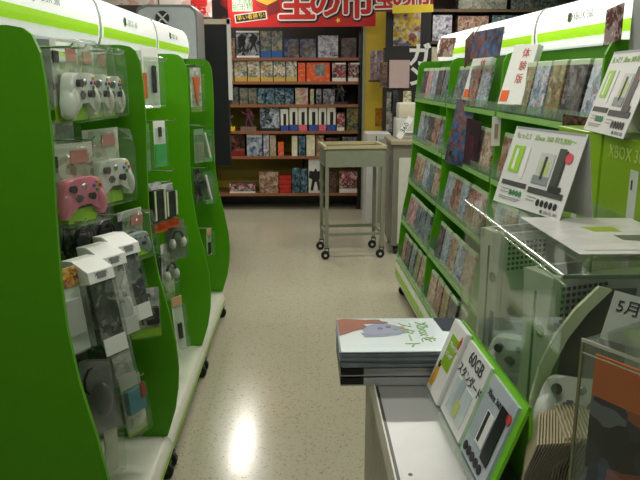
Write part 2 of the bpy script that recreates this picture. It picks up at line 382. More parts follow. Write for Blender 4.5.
flap_box(94, 258, -.595, 'white topped clear accessory box, second in the row below the pink controller', 1)
flap_box(109, 247, -.58, 'white topped clear accessory box, third and farthest of the row below the pink controller', 0)
flap_box(100, 330, -.66, 'dim clear accessory box hanging low behind the white topped row', 1, h=.2)

def cards(name, label, px, py, X, w, h, rz, build, tilt=0, cat='hanging package', d=.012, mat=None):
    p = at(px, py, X=X)
    t = thing(name, label, cat, (p.x, p.y, p.z), rz, 'packages hanging on the left gondola')
    t.rotation_euler = (tilt, 0, rz)
    MB().box(-w/2, w/2, 0, .002, -h/2, h/2).build('backing_card', mat or WHITE, t)
    if build: build(t, w, h)
    MB().box(-w/2*.92, w/2*.92, -d-.02, -.002, -h/2*.95, h/2*.7).bevel(.003, 1).build('clear_shell', TRANS, t)
    return t
def adaptor(t, w, h):
    MB().box(-.02, .02, -.003, -.001, h/2-.03, h/2-.018).build('hang_slot', BLACK, t)
    m = MB().prism([(-.04, -.035), (-.008, -.035), (-.014, -.012), (-.022, .0), (-.028, .005), (-.034, -.012)], 'y', -.02, -.002); m.build('charger_dock', CHAR, t)
    MB().box(.002, .044, -.022, -.002, -.04, .022).bevel(.003, 1).build('battery_pack', BLACK, t)
    MB().box(-w/2, w/2, -.003, -.001, -h/2, -h/2+.03).build('lime_foot', LIME, t)
cards('adaptor_package', 'white card with black dock and battery, hanging at the foot of the near left bay', 145, 313, -.54, .10, .17, A90-1.1, adaptor, mat=LIGHTART)
def orange_print(t, w, h):
    MB().box(-w/2, w/2, -.004, -.001, h/2-.05, h/2).build('orange_label', art('orange_label', [(220, 150, 50), (200, 90, 40), (230, 200, 120), (60, 50, 40)], 40), t)
    MB().box(-.03, .03, -.02, -.002, -.06, .03).build('contents', LGREY, t)
cards('accessory_package', 'white accessory package with an orange label beside the large green side panel', 68, 312, -.60, .10, .22, A90-.5, orange_print, -.15)
def cable(t, w, h):
    pts = [(math.cos(a*.7)*.028*(1+.02*a), -.012-.001*a, math.sin(a*.7)*.045-.01) for a in range(26)]
    MB().tube(pts, .004, 6).build('coiled_cable', BLACK, t, True)
    MB().box(-.02, .02, -.02, -.002, -.03, .01).build('plug', CHAR, t)
for (px, py, X, lab) in ((78, 238, -.66, 'black coiled cable in clear package, left of three dark ones under the pink controller'),
                         (100, 232, -.66, 'black coiled cable in clear package, middle of three dark ones under the pink controller'),
                         (146, 262, -.62, 'black coiled cable in clear package hanging beside the white topped boxes')):
    cards('cable_package', lab, px, py, X, .1, .15, A90-.5, cable, mat=DARKART)
ctrl_pack(131, 233, 2.28, A90-.45, plain('controller_silver', (150, 160, 165), .3), 'greyish controller in clear package, lowest of the packaged controllers on the left', cw=.12, ch=.16, s=.72)
def greypad(t, w, h):
    MB().ball((0, -.02, -.01), (.03, .02, .05)).build('contents', plain('grey_grip', (120, 118, 130), .4), t, True)
cards('accessory_package', 'tall silver grey accessory package low on the near left bay', 99, 395, -.60, .10, .23, A90-.7, greypad, -.1, mat=plain('silver_card', (150, 148, 160), .35))
cards('accessory_package', 'dark accessory package low on the left, tucked behind the big green side panel', 86, 375, -.64, .09, .17, A90-.5, cable, mat=DARKART)
def pastel(t, w, h):
    MB().box(-w/2+.01, w/2-.01, -.02, -.002, -.02, .06).build('blue_print', plain('pastel_blue', (90, 150, 170), .4), t)
    MB().box(w/2-.03, w/2-.008, -.024, -.02, .02, .07).build('red_tab', plain('dull_red', (180, 60, 60), .4), t)
cards('accessory_package', 'pale package with blue and red print at the bottom of the near left bay', 134, 405, -.58, .1, .2, A90-.45, pastel, -.12, mat=LIGHTART)
cards('accessory_package', 'narrow clear package with dull green card at the bottom of the near left bay', 118, 398, -.62, .08, .2, A90-.45, None, -.12, mat=plain('dull_green_card', (120, 140, 90), .5))
cards('accessory_package', 'small white package hanging lowest beside the near left base', 112, 450, -.6, .06, .15, A90-.4, None, 0, mat=plain('dim_white_card', (180, 182, 170), .5))
cards('accessory_package', 'half-hidden pale package below the pink controller on the left', 72, 222, -.7, .09, .14, A90-.2, None, 0, mat=LIGHTART)
cards('accessory_package', 'pale grey package hanging behind the top left controllers', 46, 75, -.74, .08, .2, A90-.3, None, 0, mat=plain('soft_grey_card', (170, 176, 170), .5))
cards('accessory_package', 'pale package hanging between the top controllers and the pink one', 64, 140, -.72, .1, .12, A90-.3, None, 0, mat=LIGHTART)
RWN = ['upper', 'middle', 'lower']
CL = [plain('clutter_grey', (120, 124, 120), .4), DARKART, LIGHTART, plain('clutter_dark', (50, 54, 52), .4)]
for r_, (zc, X_, hh) in enumerate(((1.08, -.70, .16), (.86, -.68, .2), (.62, -.66, .2))):
    for j in range(5):
        t = thing('accessory_package', 'dim clear package deep in near left bay, %s row, %s from near side' % (RWN[r_], ORD0[j]), 'hanging package', (X_-.02*(j % 2), 1.66+j*.155, zc-.01*(j % 3)), A90-.35, 'dim packages deep in the near left bay')
        MB().box(-.045, .045, 0, .002, -hh/2, hh/2).build('backing_card', CL[(j+r_*2) % 4], t)
        MB().tube([(-.03, -.016, -hh*.3), (-.02, -.022, hh*.1), (.0, -.02, hh*.25), (.02, -.022, hh*.05), (.03, -.016, -hh*.3)], .007, 8).build('cable', [BLACK, LGREY][(j+r_) % 2], t, True)
        MB().box(-.025, .025, -.03, -.006, -hh*.42, -hh*.2).bevel(.004, 1).build('plug_block', [CHAR, WHITE, BLACK][(j+r_) % 3], t)
        MB().box(-.042, .042, -.034, -.002, -hh*.47, hh*.4).build('clear_shell', TRANS, t)
# middle bay
def remote(t, w, h):
    MB().box(.0, .018, -.018, -.002, -.06, .05).bevel(.004, 1).build('remote', BLACK, t)
    MB().box(-w/2, -w/2+.025, -.004, -.001, -.08, .02).build('orange_print', plain('orange_print', (214, 110, 50), .4), t)
cards('remote_package', 'white package with a black remote at the top of the middle left bay', 151, 78, -.62, .12, .24, A90-.35, remote)
cards('remote_package', 'narrow white package beside the black remote, edge of the middle left bay', 142, 80, -.68, .08, .24, A90-.2, None, mat=LIGHTART)
def tagg(t, w, h):
    MB().box(-w/2, w/2, -.004, -.001, -h/2, 0).build('green_half', plain('card_green', (70, 170, 90), .5), t)
    MB().box(-.008, .008, -.006, -.002, .03, .07).build('picture', CHAR, t)
cards('gift_card', 'white and green hanging card on the middle left bay', 160, 144, -.60, .065, .19, A90-.6, tagg, d=.001)
cards('accessory_package', 'clear edge-on package left of the white and green hanging card', 147, 148, -.66, .05, .2, A90-.3, None, mat=plain('pale_green_card', (130, 170, 120), .5))
def dual(t, w, h):
    MB().box(-w/2+.004, w/2-.004, -.03, -.002, -h/2+.045, h/2-.03).build('contents', BLACK, t)
    MB().box(-w/2+.01, -w/2+.018, -.034, -.03, -h/2+.05, h/2-.03).box(w/2-.018, w/2-.01, -.034, -.03, -h/2+.05, h/2-.03).build('pale_edges', plain('pale_edge', (200, 214, 180), .4), t)
    MB().box(-w/2+.004, w/2-.004, -.032, -.002, -h/2, -h/2+.035).build('orange_foot', plain('orange_foot', (190, 80, 30), .4), t)
cards('accessory_package', 'black package with orange foot, nearer of two on the middle left bay', 155, 207, -.61, .08, .20, A90-.6, dual, mat=LIGHTART)
cards('accessory_package', 'black package with pale edge, farther of two on the middle left bay', 167, 205, -.59, .08, .185, A90-.6, dual, mat=LIGHTART)
def headset(t, w, h):
    MB().tube([(.03*math.cos(a), -.02, .045*math.sin(a)) for a in [i*PI/8 for i in range(9)]], .006, 6).build('headband', CHAR, t, True)
    MB().ball((-.03, -.02, -.01), (.014, .018, .024)).ball((.03, -.02, -.01), (.014, .018, .024)).build('ear_pads', LGREY, t, True)
cards('headset_package', 'clear headset package hanging in the middle left bay', 175, 240, -.57, .11, .17, A90-.7, headset, mat=plain('dim_card', (110, 120, 100), .5))
cards('headset_package', 'long clear package with a black and white headset, middle left bay', 168, 272, -.60, .08, .26, A90-.5, headset, mat=LIGHTART)
def blackmark(t, w, h):
    MB().box(-.012, .012, -.006, -.002, -.07, .0).build('black_print', BLACK, t)
    MB().box(-w/2, w/2, -.004, -.001, h/2-.04, h/2).build('tan_print', plain('tan_print', (200, 160, 120), .4), t)
cards('accessory_package', 'long white package with tan top and black marks, lowest in the middle left bay', 179, 323, -.56, .06, .24, A90-.6, blackmark, -.1)
cards('accessory_package', 'dark package under the clear headset in the middle left bay', 152, 262, -.66, .08, .2, A90-.4, cable, mat=DARKART)
# far bay
def tri(t, w, h):
    MB().prism([(-.03, .07), (.03, .07), (.0, -.08)], 'y', -.01, -.002).build('orange_wedge', plain('orange_wedge', (214, 104, 44), .4), t)
cards('accessory_package', 'orange wedge package at the top of the far left bay', 196, 90, -.60, .09, .24, A90-.55, tri, mat=LIGHTART)
cards('accessory_package', 'clear pale package on the second hook row of the far left bay', 199, 146, -.60, .09, .19, A90-.5, None, mat=plain('misty_card', (110, 140, 110), .4))
def slash(t, w, h):
    MB().prism([(-.03, .08), (-.018, .08), (.025, -.07), (.013, -.07)], 'y', -.012, -.002).build('white_slash', WHITE, t)
    MB().box(-.03, .03, -.01, -.002, -.09, -.07).build('green_foot', plain('soft_green', (90, 170, 80), .4), t)
cards('accessory_package', 'green package with a white slash, second hook row of the far left bay', 207, 146, -.575, .08, .19, A90-.6, slash, mat=plain('leaf_card', (60, 120, 50), .5))
cards('accessory_package', 'green package with a white slash, third hook row of the far left bay', 208, 188, -.57, .09, .2, A90-.6, slash, mat=plain('leaf_card2', (60, 110, 54), .5))
cards('accessory_package', 'dark clear package at the inner edge of the far left bay', 198, 186, -.62, .08, .2, A90-.4, cable, mat=DARKART)
cards('accessory_package', 'small white package hanging lowest in the far left bay', 209, 242, -.55, .04, .16, A90-.5, blackmark, mat=LIGHTART)

# ---------------------------------------------------------------- right gondola bays (games on tiers)
RW = .92
TIERS = [(1.365, .085), (1.09, .075), (.815, .055), (.54, .015), (.262, -.012)]
RP = [(.36, .25), (.36, 1.6), (.14, 1.6), (.115, 1.59), (.1, 1.56), (.097, 1.48), (.088, 1.37), (.088, 1.3), (.08, 1.15), (.076, 1.05), (.068, .9), (.052, .76), (.025, .62),
      (.008, .48), (0, .36), (-.006, .26)]
def rline(y): return .66 + (4.69 - y) * .025
def right_bay(yf, label):
    """bay from far end yf to nearer yf-RW"""
    ym = yf - RW/2
    t = thing('display_gondola', label, 'display fixture', (rline(ym), ym, 0), -PI/2 + .025, 'right gondola bays')
    w = RW/2
    MB().box(-w+.012, w-.01, .25, .27, .25, 1.6).build('back_panel', GREEND, t)
    MB().prism(RP, 'x', -w, -w+.014).build('side_panel', GREEN, t)
    if yf < 3.2 + .01: MB().prism(RP, 'x', w-.012, w).build('side_panel', GREEN, t)
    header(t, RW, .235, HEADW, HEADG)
    b = MB().prism([(.34, .07), (.02, .07), (-.012, .1), (-.022, .16), (-.018, .22), (0, .25), (.34, .25)], 'x', -w+.002, w-.002).build('base', CREAM, t, True)
    MB().strip([(-.0205, .135), (-.0235, .16), (-.0225, .19)], -w+.02, w-.02).build('lime_stripe', LIME, b)
    for sx in (-1, 1):
        for yy in (.03, .3): caster(t, sx*(w-.06), yy, .03, .07)
    for (z, y) in TIERS:
        s = MB().box(-w+.013, w-.013, y+.006, .25, z-.012, z-.006).build('tier_shelf', SHELFCLEAR, t)
        MB().box(-w+.013, w-.013, y-.003, y+.001, z-.024, z-.004).build('price_rail', plain('rail_green', (128, 178, 96), .4), s)
        MB().box(-w+.013, w-.013, y, y+.003, z, z+.035).build('clear_lip', SHELFCLEAR, s)
        for sx in (-1, 1):
            poly = [(y+.0, z)] + [(y+.045-.05*math.cos(a), z+.085*math.sin(a)) for a in [i*PI/2/6 for i in range(1, 7)]] + [(y+.17, z+.085), (y+.17, z)]
            MB().prism(poly, 'x', sx*(w-.016), sx*(w-.019)).build('clear_bracket', SHELFCLEAR, s)
    return t
RYF = [4.69, 3.77, 2.85]
rb = [right_bay(4.69, 'farthest green game bay of the right gondola, behind the wheeled stand'),
      right_bay(3.77, 'middle green game bay of the right gondola, with dark sheets hung in it'),
      right_bay(2.85, 'nearest green game bay of the right gondola, behind the acrylic case')]
# games
PALS = [('teal', 'blue-grey', [(60, 90, 110), (120, 150, 160), (30, 40, 60), (190, 200, 200), (80, 60, 50)]),
        ('crimson', 'dull red', [(140, 60, 50), (190, 150, 130), (60, 30, 30), (210, 200, 190), (110, 80, 60)]),
        ('sand', 'tan', [(160, 140, 110), (200, 190, 170), (90, 80, 60), (120, 60, 40), (220, 215, 205)]),
        ('night', 'near-black', [(24, 28, 36), (60, 60, 70), (110, 100, 90), (30, 30, 30), (150, 150, 150)]),
        ('sky', 'light blue', [(90, 140, 170), (180, 200, 210), (60, 80, 110), (220, 225, 225), (150, 120, 110)]),
        ('olive', 'olive green', [(90, 100, 60), (140, 150, 100), (50, 50, 34), (190, 190, 160), (150, 90, 60)]),
        ('pink', 'pinkish', [(190, 120, 120), (214, 190, 180), (130, 60, 70), (225, 220, 214), (100, 100, 110)])]
case0 = {}
for k, (nm, word, cols) in enumerate(PALS):
    cm = art('cover_'+nm, cols, 36, band=(176, 196, 164), band_from=.91, rough=.3, soft=.25)
    o = MB().box(-.0675, .0675, 0, .014, 0, .19).bevel(.002, 1).build('game_case', [cm], None)
    case0[k] = o
used = set()
ORD = ['first', 'second', 'third', 'fourth', 'fifth', 'sixth', 'seventh']
BN = ['far', 'middle', 'near']; TN = ['top', 'second', 'third', 'fourth', 'bottom']
rng = random.Random(11)
skip = {(2, 4), (2, 3)}
for bi, yf in enumerate(RYF):
    ym = yf - RW/2; rot = -PI/2 + .025; R = Matrix.Rotation(rot, 4, 'Z'); org = Vector((rline(ym), ym, 0))
    for ti, (z, y) in enumerate(TIERS):
        if (bi, ti) in skip: continue
        slots = 6 if bi == 2 else 5; st = .085 if bi == 2 else .15
        if bi == 1 and ti == 0: rngs = [(0, 'w'), (1, 'w')] 
        for j in range(slots):
            if bi == 1 and ti == 0 and j in (4,): continue
            if bi == 1 and ti == 1 and j in (1, 2): continue
            k = rng.randrange(len(PALS)); xx = -RW/2 + st + j*.15
            if k in used: o = case0[k].copy(); COL.objects.link(o)
            else: o = case0[k]; used.add(k)
            o.location = org + R @ Vector((xx, y+.014, z+.002)); tilt = -.17 + rng.uniform(-.03, .03)
            o.rotation_euler = (tilt, 0, rot + rng.uniform(-.05, .05))
            lab = f'{PALS[k][1]} game case, {ORD[j]} from the far end, {TN[ti]} tier of the {BN[bi]} right bay'
            tag(o, lab, 'game case', f'game cases on the {TN[ti]} tier of the {BN[bi]} bay')
for k in case0:
    if k not in used: bpy.data.objects.remove(case0[k])

# white boxes with red writing on the top tiers
REDT = plain('red_print', (190, 60, 50), .5); ORG = plain('orange_square', (232, 100, 40), .5)
def red_box(px, py, Y, label, w=.10, h=.215, rot=-.45):
    p = at(px, py, Y=Y)
    t = thing('software_box', label, 'box', (p.x, p.y, p.z), -PI/2+rot, 'white boxes with red writing'); t.rotation_euler = (-.3, 0, -PI/2-rot)
    MB().box(0, w, 0, .03, 0, h).bevel(.002, 1).build('carton', WHITE, t)
    MB().box(.008, .05, -.002, -.0005, .012, .055).build('orange_square', ORG, t)
    for k_, ch_ in enumerate('体験版'): text(ch_, .04, REDT, t, w*.62, -.001, h*(.84-.21*k_), align='CENTER')
    return t
red_box(461, 100, 3.45, 'white box with red writing and orange square, farther from the camera', w=.14)
red_box(497, 104, 2.72, 'white box with red writing and orange square, nearer the camera', w=.13, h=.235)
# cards and sheets
def sheet(name, label, cat, BL, BR, TL, mat, th=.004, part=None):
    t, w, h = frame_thing(name, label, cat, BL, BR, TL)
    MB().box(0, w, 0, th, 0, h).build(part or 'printed_sheet', mat, t)
    return t, w, h
BLUEA = art('blue_poster', [(30, 60, 110), (60, 110, 160), (120, 60, 50), (20, 24, 40), (160, 90, 60), (40, 80, 130)], 20, rough=.3)
BROWNA = art('brown_poster', [(110, 50, 30), (150, 80, 50), (230, 225, 215), (70, 30, 24)], 24, rough=.3)
def quad_sheet(name, label, cat, a, b, c, Ya, Yb, mat, th=.003):
    """a=bottom left, b=bottom right, c=top left picture points; Ya, Yb depth of the two ends"""
    return sheet(name, label, cat, at(*a, Y=Ya), at(*b, Y=Yb), at(*c, Y=Ya), mat, th)
quad_sheet('display_card', 'blue and brown picture card hung over the middle right header', 'card', (470, 59), (499, 56), (475, 32), 3.2, 2.92, BLUEA)
quad_sheet('display_card', 'dark narrow picture card hanging left of the blue and brown one', 'card', (464, 68), (472, 60), (469, 36), 3.3, 3.2, art('dark_poster', [(40, 30, 30), (90, 60, 50), (24, 24, 30)], 24))
quad_sheet('display_card', 'red brown picture card on the far right header', 'card', (437, 57), (452, 57), (441, 38), 4.05, 3.92, BROWNA)
quad_sheet('hanging_booklet', 'blue booklet hanging down over the second tier, middle right bay', 'booklet', (444, 162), (462, 167), (458, 99), 3.42, 3.3, BLUEA)
quad_sheet('display_card', 'dark purple box panel standing on the second tier, middle right bay', 'card', (463, 163), (477, 168), (466, 118), 3.25, 3.12, art('purple_poster', [(50, 20, 40), (30, 14, 24), (80, 30, 50)], 12))
quad_sheet('display_card', 'red and black picture card hung at the near end of the right header', 'card', (603, 46), (620, 40), (609, 9), 1.99, 1.90, art('red_black_poster', [(60, 20, 20), (120, 40, 36), (200, 190, 190), (40, 20, 16)], 34))
quad_sheet('display_card', 'brown picture card under the top tier of the near right bay', 'card', (562, 128), (590, 133), (563, 114), 2.05, 1.93, art('brown_card', [(70, 50, 46), (110, 80, 70), (40, 26, 24)], 30))
# price tag on panel
p = at(491, 146, Y=2.83)
t = thing('price_tag', 'small white tag fixed on the green upright of the right gondola', 'tag', (p.x, 2.832, p.z), 0)
MB().box(0, .036, 0, .003, 0, .12).build('tag_card', WHITE, t)
bar(t, 'tag_print', plain('tag_tan', (170, 150, 110), .5), .011, .026, .03, .09, 0)

# ---------------------------------------------------------------- near right: cabinet, tray and what stands on them
cab = thing('counter_cabinet', 'cream cabinet with a grey metal top beside the aisle, lower right', 'cabinet', (.153, .55, 0))
MB().box(.004, .50, 0, 1.10, .05, .84).build('body', plain('cab_side', (176, 170, 146), .5, noise=.12), cab)
MB().box(.02, .48, .02, 1.08, 0, .05).build('plinth', CHAR, cab)
STEEL = plain('brushed_steel', (168, 170, 168), .36, .5, noise=.04)
tp = MB().box(0, .50, .452, 1.10, .84, .85).build('metal_top', STEEL, cab)
MB().box(0, .50, 0, .448, .84, .85).build('metal_top', STEEL, cab)
MB().box(-.003, .003, 0, 1.10, .838, .852).build('dark_edge', CHAR, cab)
MB().box(-.006, -.003, 0, 1.10, .80, .852).build('pale_edge', plain('pale_edge2', (210, 206, 190), .4), cab)
for yy in (.428, .475): MB().tube([(.022, yy, .85), (.022, yy, .8515)], .004, 10).build('screw', BLACK, cab)
MB().box(.008, .035, .44, .49, .85, .851).build('hinge_plate', STEEL, cab)
rc = thing('back_counter', 'grey counter carrying the acrylic case and green boxes', 'counter', (.66, 1.0, 0))
MB().box(0, .6, -.45, .908, .05, .84).build('body', LGREY, rc); MB().box(-.0, .6, -.45, .908, .84, .86).build('worktop', plain('dim_top', (150, 156, 146), .35), rc)
MB().box(.03, .58, -.4, .88, 0, .05).build('plinth', CHAR, rc)

# brochure rack and stack
rk = thing('brochure_tray', 'two-tier black and clear tray carrying the brochure stack', 'tray', (.075, 1.365, .852))
for z in (0, .022):
    MB().box(0, .295, 0, .2, z, z+.003).build('tier', plain('tier_grey', (150, 154, 150), .3), rk)
    MB().box(.0, .05, 0, .2, z+.003, z+.018).build('end_block', BLACK, rk)
    MB().box(.235, .295, 0, .2, z+.003, z+.018).build('end_block', BLACK, rk)
    MB().box(.05, .235, 0, .004, z+.003, z+.018).build('clear_front', clear('dull_clear', (.8, .84, .8), .1, .55, hazecol=(.6, .62, .6)), rk)
def brochure_mat():
    return art('brochure_cover', [(200, 214, 216), (190, 208, 214), (206, 214, 212), (196, 210, 208)], 6, rough=.2)
BCOV = brochure_mat(); nb = 11
b0 = None
for i in range(nb):
    z = .898 + i*.0029
    if b0 is None:
        b0 = MB().box(-.1475, .1475, -.103, .103, 0, .0024).build('brochure', [plain('brochure_pages', (112, 122, 124), .5, noise=.2)]); o = b0
    else: o = b0.copy(); COL.objects.link(o)
    o.location = (.2235 + rng.uniform(-.003, .003), 1.463 + rng.uniform(-.003, .003), z); o.rotation_euler = (0, 0, rng.uniform(-.012, .012))
    tag(o, 'grey-edged brochure inside the stack under the hand-and-controller brochure', 'brochure', 'brochures in the stack on the tray')
tb = thing('brochure', 'pale blue topmost brochure showing a hand on a controller and green writing', 'brochure', (.2235, 1.463, .898 + nb*.0029), 0, 'brochures in the stack on the tray')
MB().box(-.1475, .1475, -.103, .103, 0, .0022).build('cover', BCOV, tb)
# cover print (flat, on the sheet)
def flat(name, poly, mat, parent, z=.0026): return MB().prism(poly, 'z', z-.0003, z).build(name, mat, parent)
flat('printed_hand', [(-.147, .095), (-.13, .1), (-.10, .096), (-.06, .086), (-.030, .078), (-.026, .071), (-.035, .067), (-.065, .068), (-.088, .062), (-.080, .048), (-.086, .036), (-.095, .028), (-.11, .02), (-.13, .004), (-.147, -.01)],
     plain('printed_skin', (138, 74, 40), .6, noise=.12), tb, .0031)
flat('printed_pad', [(-.093, .03), (-.088, .0), (-.07, -.014), (-.03, .0), (.0, .004), (.014, .012), (.012, .03), (-.008, .05), (-.03, .066), (-.06, .066), (-.083, .05)],
     plain('printed_pad_blue', (92, 108, 142), .4), tb, .0025)
flat('printed_shadow', [(-.098, .01), (-.09, -.02), (-.05, -.018), (-.01, -.006), (.0, .002), (-.03, .004), (-.07, -.006), (-.085, .005)], plain('printed_navy', (70, 84, 120), .3), tb, .0027)
flat('printed_dpad', [(-.075, .095), (-.045, .095), (-.04, .075), (-.07, .07)], CHAR, tb, .0024)
for (x, y, c) in ((-.03, .045, CHAR), (-.015, .03, plain('print_green', (60, 120, 70), .4)), (0, .04, plain('print_red', (190, 70, 60), .4)), (-.05, .035, CHAR)):
    flat('printed_button', [(x+.007*math.cos(a), y+.007*math.sin(a)) for a in [i*PI/5 for i in range(10)]], c, tb, .0029)
flat('printed_block', [(.085, .1), (.146, .1), (.146, .015), (.092, .015)], plain('slate_block', (52, 58, 72), .7, spec=.2), tb, .0034)
GRT = plain('green_text', (120, 170, 70), .5)
for (s, x) in (('Xboxを', .048), ('スタート', .008)):
    o = text(s, .040, GRT, tb, 0, 0, 0)
    o.data.transform(Matrix.Rotation(-PI/2, 4, 'X')); o.data.transform(Matrix.Translation((x, .075, .0028)) @ Matrix.Rotation(-PI/2, 4, 'Z'))

# leaflets leaning in a row
def lean(Ya, Yb, dz=0):
    BL = Vector((.265+(1.355-Ya)*.04+dz, Ya, .852)); BR = Vector((.265+(1.355-Yb)*.04+dz, Yb, .852)); TL = BL + Vector((.055+(1.355-Ya)*.09, -.01, .150)); return BL, BR, TL
ls, WL, h = frame_thing('leaflet_stand', 'green folded stand leaning at the side of the metal counter top', 'leaflet stand', *lean(1.352, .958))
w = WL
def on_stand(label, x0, x1, y=0):
    o = bpy.data.objects.new('leaflet', None); COL.objects.link(o); o.matrix_world = ls.matrix_world @ Matrix.Translation((x0, y, .003))
    tag(o, label, 'leaflet', 'leaflets on the leaning stand'); return o, x1-x0, h-.003
MB().box(.08, w, .006, .012, 0, h+.006).build('green_back', plain('stand_green', (120, 200, 40), .4), ls)
MB().prism([(.006, h+.006), (.012, h+.006), (.09, 0), (.084, 0)], 'x', 0, w).build('rear_leg', plain('stand_green', (120, 200, 40), .4), ls)
MB().box(-.002, w, -.016, .006, -.0, .003).build('foot_ledge', TRANS, ls)
lf, w, h = on_stand('white leaflet pile with lime square and a figure in yellow', 0, .092, -.008)
MB().box(0, w, 0, .013, 0, h+.004).bevel(.001, 1).build('sheets', WHITE, lf)
MB().box(.026, w-.012, -.001, 0, h*.42, h*.86).build('lime_square', plain('lime_dull', (140, 180, 30), .45), lf)
text('Xbox LIVE', .013, PAPER, lf, .034, -.0012, h*.74, rot=0); text('START', .013, PAPER, lf, .034, -.0012, h*.6)
MB().ball((.022, -.0, h*.40), (.009, .0012, .009)).build('printed_head', plain('hair_print', (60, 34, 22), .5), lf)
MB().prism([(.006, .012), (.026, .012), (.034, h*.2), (.03, h*.36), (.014, h*.36), (.008, h*.2)], 'y', -.001, 0).build('printed_figure', plain('mustard', (214, 160, 40), .5), lf)
MB().prism([(w-.02, h*.8), (w-.012, h*.95), (w-.004, h*.9), (w-.01, h*.7)], 'y', -.001, 0).build('red_flash', REDT, lf)
l2, w, h = on_stand('white leaflet headed 60GB with a faint console picture', .096, .235)
MB().box(0, w, 0, .006, 0, h).build('sheet', PAPER, l2)
DKT = plain('dark_text', (50, 54, 58), .5)
text('60GB', .036, DKT, l2, .035, -.001, h-.022)
text('スタンダード', .024, DKT, l2, .004, -.001, h-.056)
MB().box(.02, w-.02, -.001, 0, .015, h*.55).build('pale_picture', art('pale_picture', [(200, 214, 214), (210, 220, 216), (190, 206, 210)], 12), l2)
MB().prism([(.04, .03), (.07, .03), (.075, .09), (.05, .095)], 'y', -.0016, -.001).build('console_print', plain('silver_print', (170, 186, 190), .4), l2)
MB().prism([(.055, .02), (.085, .02), (.085, .05), (.06, .055)], 'y', -.0018, -.0012).build('lime_print', plain('lime_pale', (190, 205, 120), .4), l2)
l3, w, h = on_stand('grey blue leaflet with black console picture in a green border', .25, .378)
MB().box(0, w, 0, .006, 0, h).build('sheet', art('bluish_sheet', [(172, 184, 192), (184, 194, 200), (164, 178, 186)], 8), l3)
text('Xbox 360 Elite', .016, DKT, l3, .012, -.001, h-.028)
MB().box(.08, .115, -.002, -.001, .03, .13).bevel(.002, 1).build('black_console_print', BLACK, l3)
MB().box(.04, .075, -.002, -.001, .04, .1).build('white_card_print', WHITE, l3)
MB().box(.045, .055, -.003, -.002, .045, .1).build('black_box_print', CHAR, l3)
MB().disc((.118, -.001, h-.028), .009).build('red_badge', REDT, l3)
for k in range(5): MB().disc((.016+.02*k, -.001, .016), .0085).build('round_icon', BLACK, l3)

# sheaf of brown leaflets
BRN = plain('brown_edge', (158, 150, 120), .5, noise=.15)
s0 = None
def sheaf_piece(x, y, lean_, label, z=.852, rz=0):
    global s0
    if s0 is None:
        s0 = MB().prism([(0, 0), (.0022, 0), (.0022+.004, .08), (.0022+.018, .132), (.018, .132), (.004, .08)], 'y', 0, .11).build('pamphlet', [BRN]); o = s0
        pass
    else: o = s0.copy(); COL.objects.link(o)
    o.location = (x, y, z); o.rotation_euler = (0, lean_, rz); tag(o, label, 'pamphlet', 'brown pamphlets standing behind the leaflets')
for i in range(14):
    sheaf_piece(.314 + i*.0034, .895 + .002*i, .02 + .015*i, 'thin brown-edged pamphlet in the upright sheaf behind the leaflets', rz=-.35)
for i in range(12):
    sheaf_piece(.364 + i*.0036, .91 + .001*i, .0 + .02*i, 'thin brown-edged pamphlet in the upright sheaf behind the leaflets', rz=-.2)

# acrylic case with console
CX0, CX1, CY0, CY1, CZ0, CZ1 = .396, .697, 1.0, 1.66, .852, 1.2
ac = thing('acrylic_case', 'clear acrylic display case over the consoles, beneath the price sign', 'display case', (CX0, CY0, CZ0))
W_, L_, H_ = CX1-CX0, CY1-CY0, CZ1-CZ0; th = .005
MB().box(0, th, 0, L_, 0, H_).build('side_pane', ACRYL, ac); MB().box(W_-th, W_, 0, L_, 0, H_).build('side_pane', ACRYL, ac)
MB().box(th, W_-th, 0, th, 0, H_).build('front_pane', ACRYL, ac); MB().box(th, W_-th, L_-th, L_, 0, H_).build('rear_pane', ACRYL, ac)
MB().box(0, W_, 0, L_, H_, H_+th).build('top_pane', ACRYL, ac)
EDGE = plain('edge_glint', (240, 244, 240), .18, .9, noise=0)  # metal finish for strips added to show a lamp highlight on acrylic edges
MB().tube([(0, 0, H_+.003), (0, L_, H_+.003)], .0034, 12).build('edge_glint', EDGE, ac, True)
MB().tube([(.004, 0, H_-.012), (.004, L_*.6, H_-.012)], .002, 10).build('edge_glint', EDGE, ac, True)  # second, thinner highlight line, added as a rod inside the pane
MB().box(-.001, W_, -.001, .001, H_-.001, H_+th).build('front_edge', plain('green_edge', (90, 110, 80), .1), ac)

def console(label, loc, rz, rx=0):
    t = thing('game_console', label, 'game console', loc, rz); t.rotation_euler = (rx, 0, rz)
    H = .305; prof = []
    hw = lambda z: .0415 - .008*math.sin(PI*z/H)
    L = [(-hw(H*i/10), H*i/10) for i in range(11)]; Rr = [(hw(H*i/10), H*i/10) for i in range(10, -1, -1)]
    CB = plain('console_white', (206, 212, 198), .35)
    MB().prism(L+Rr, 'y', .015, .255).build('body', CB, t, True)
    Lf = [(x*.98, z) for x, z in L+Rr]
    MB().prism(Lf, 'y', 0, .013).build('front_panel', plain('console_front', (214, 220, 206), .3), t, True)
    MB().box(-.006, .0, -.001, .001, .03, .27).build('disc_tray_slot', CHAR, t)
    MB().box(.016, .03, -.001, .001, .03, .12).build('memory_slot', GREYT, t)
    MB().tube([(.018, -.002, .2), (.018, .002, .2)], .012, 16).build('power_button', CHROME, t)
    MB().prism([(-.03, H+.0005), (.03, H+.0005), (.026, H-.004), (-.026, H-.004)], 'y', .02, .25).build('top_recess', CHAR, t)
    m = MB()
    for a in range(9):
        for b in range(6): m.box(.0405, .0425, .02+a*.012, .026+a*.012, H-.025-b*.012, H-.019-b*.012)
    m.build('side_vents', CHAR, t)
    return t
console('white upright game console with dark slot inside the acrylic case', (.419, 1.176, .853), -1.22)
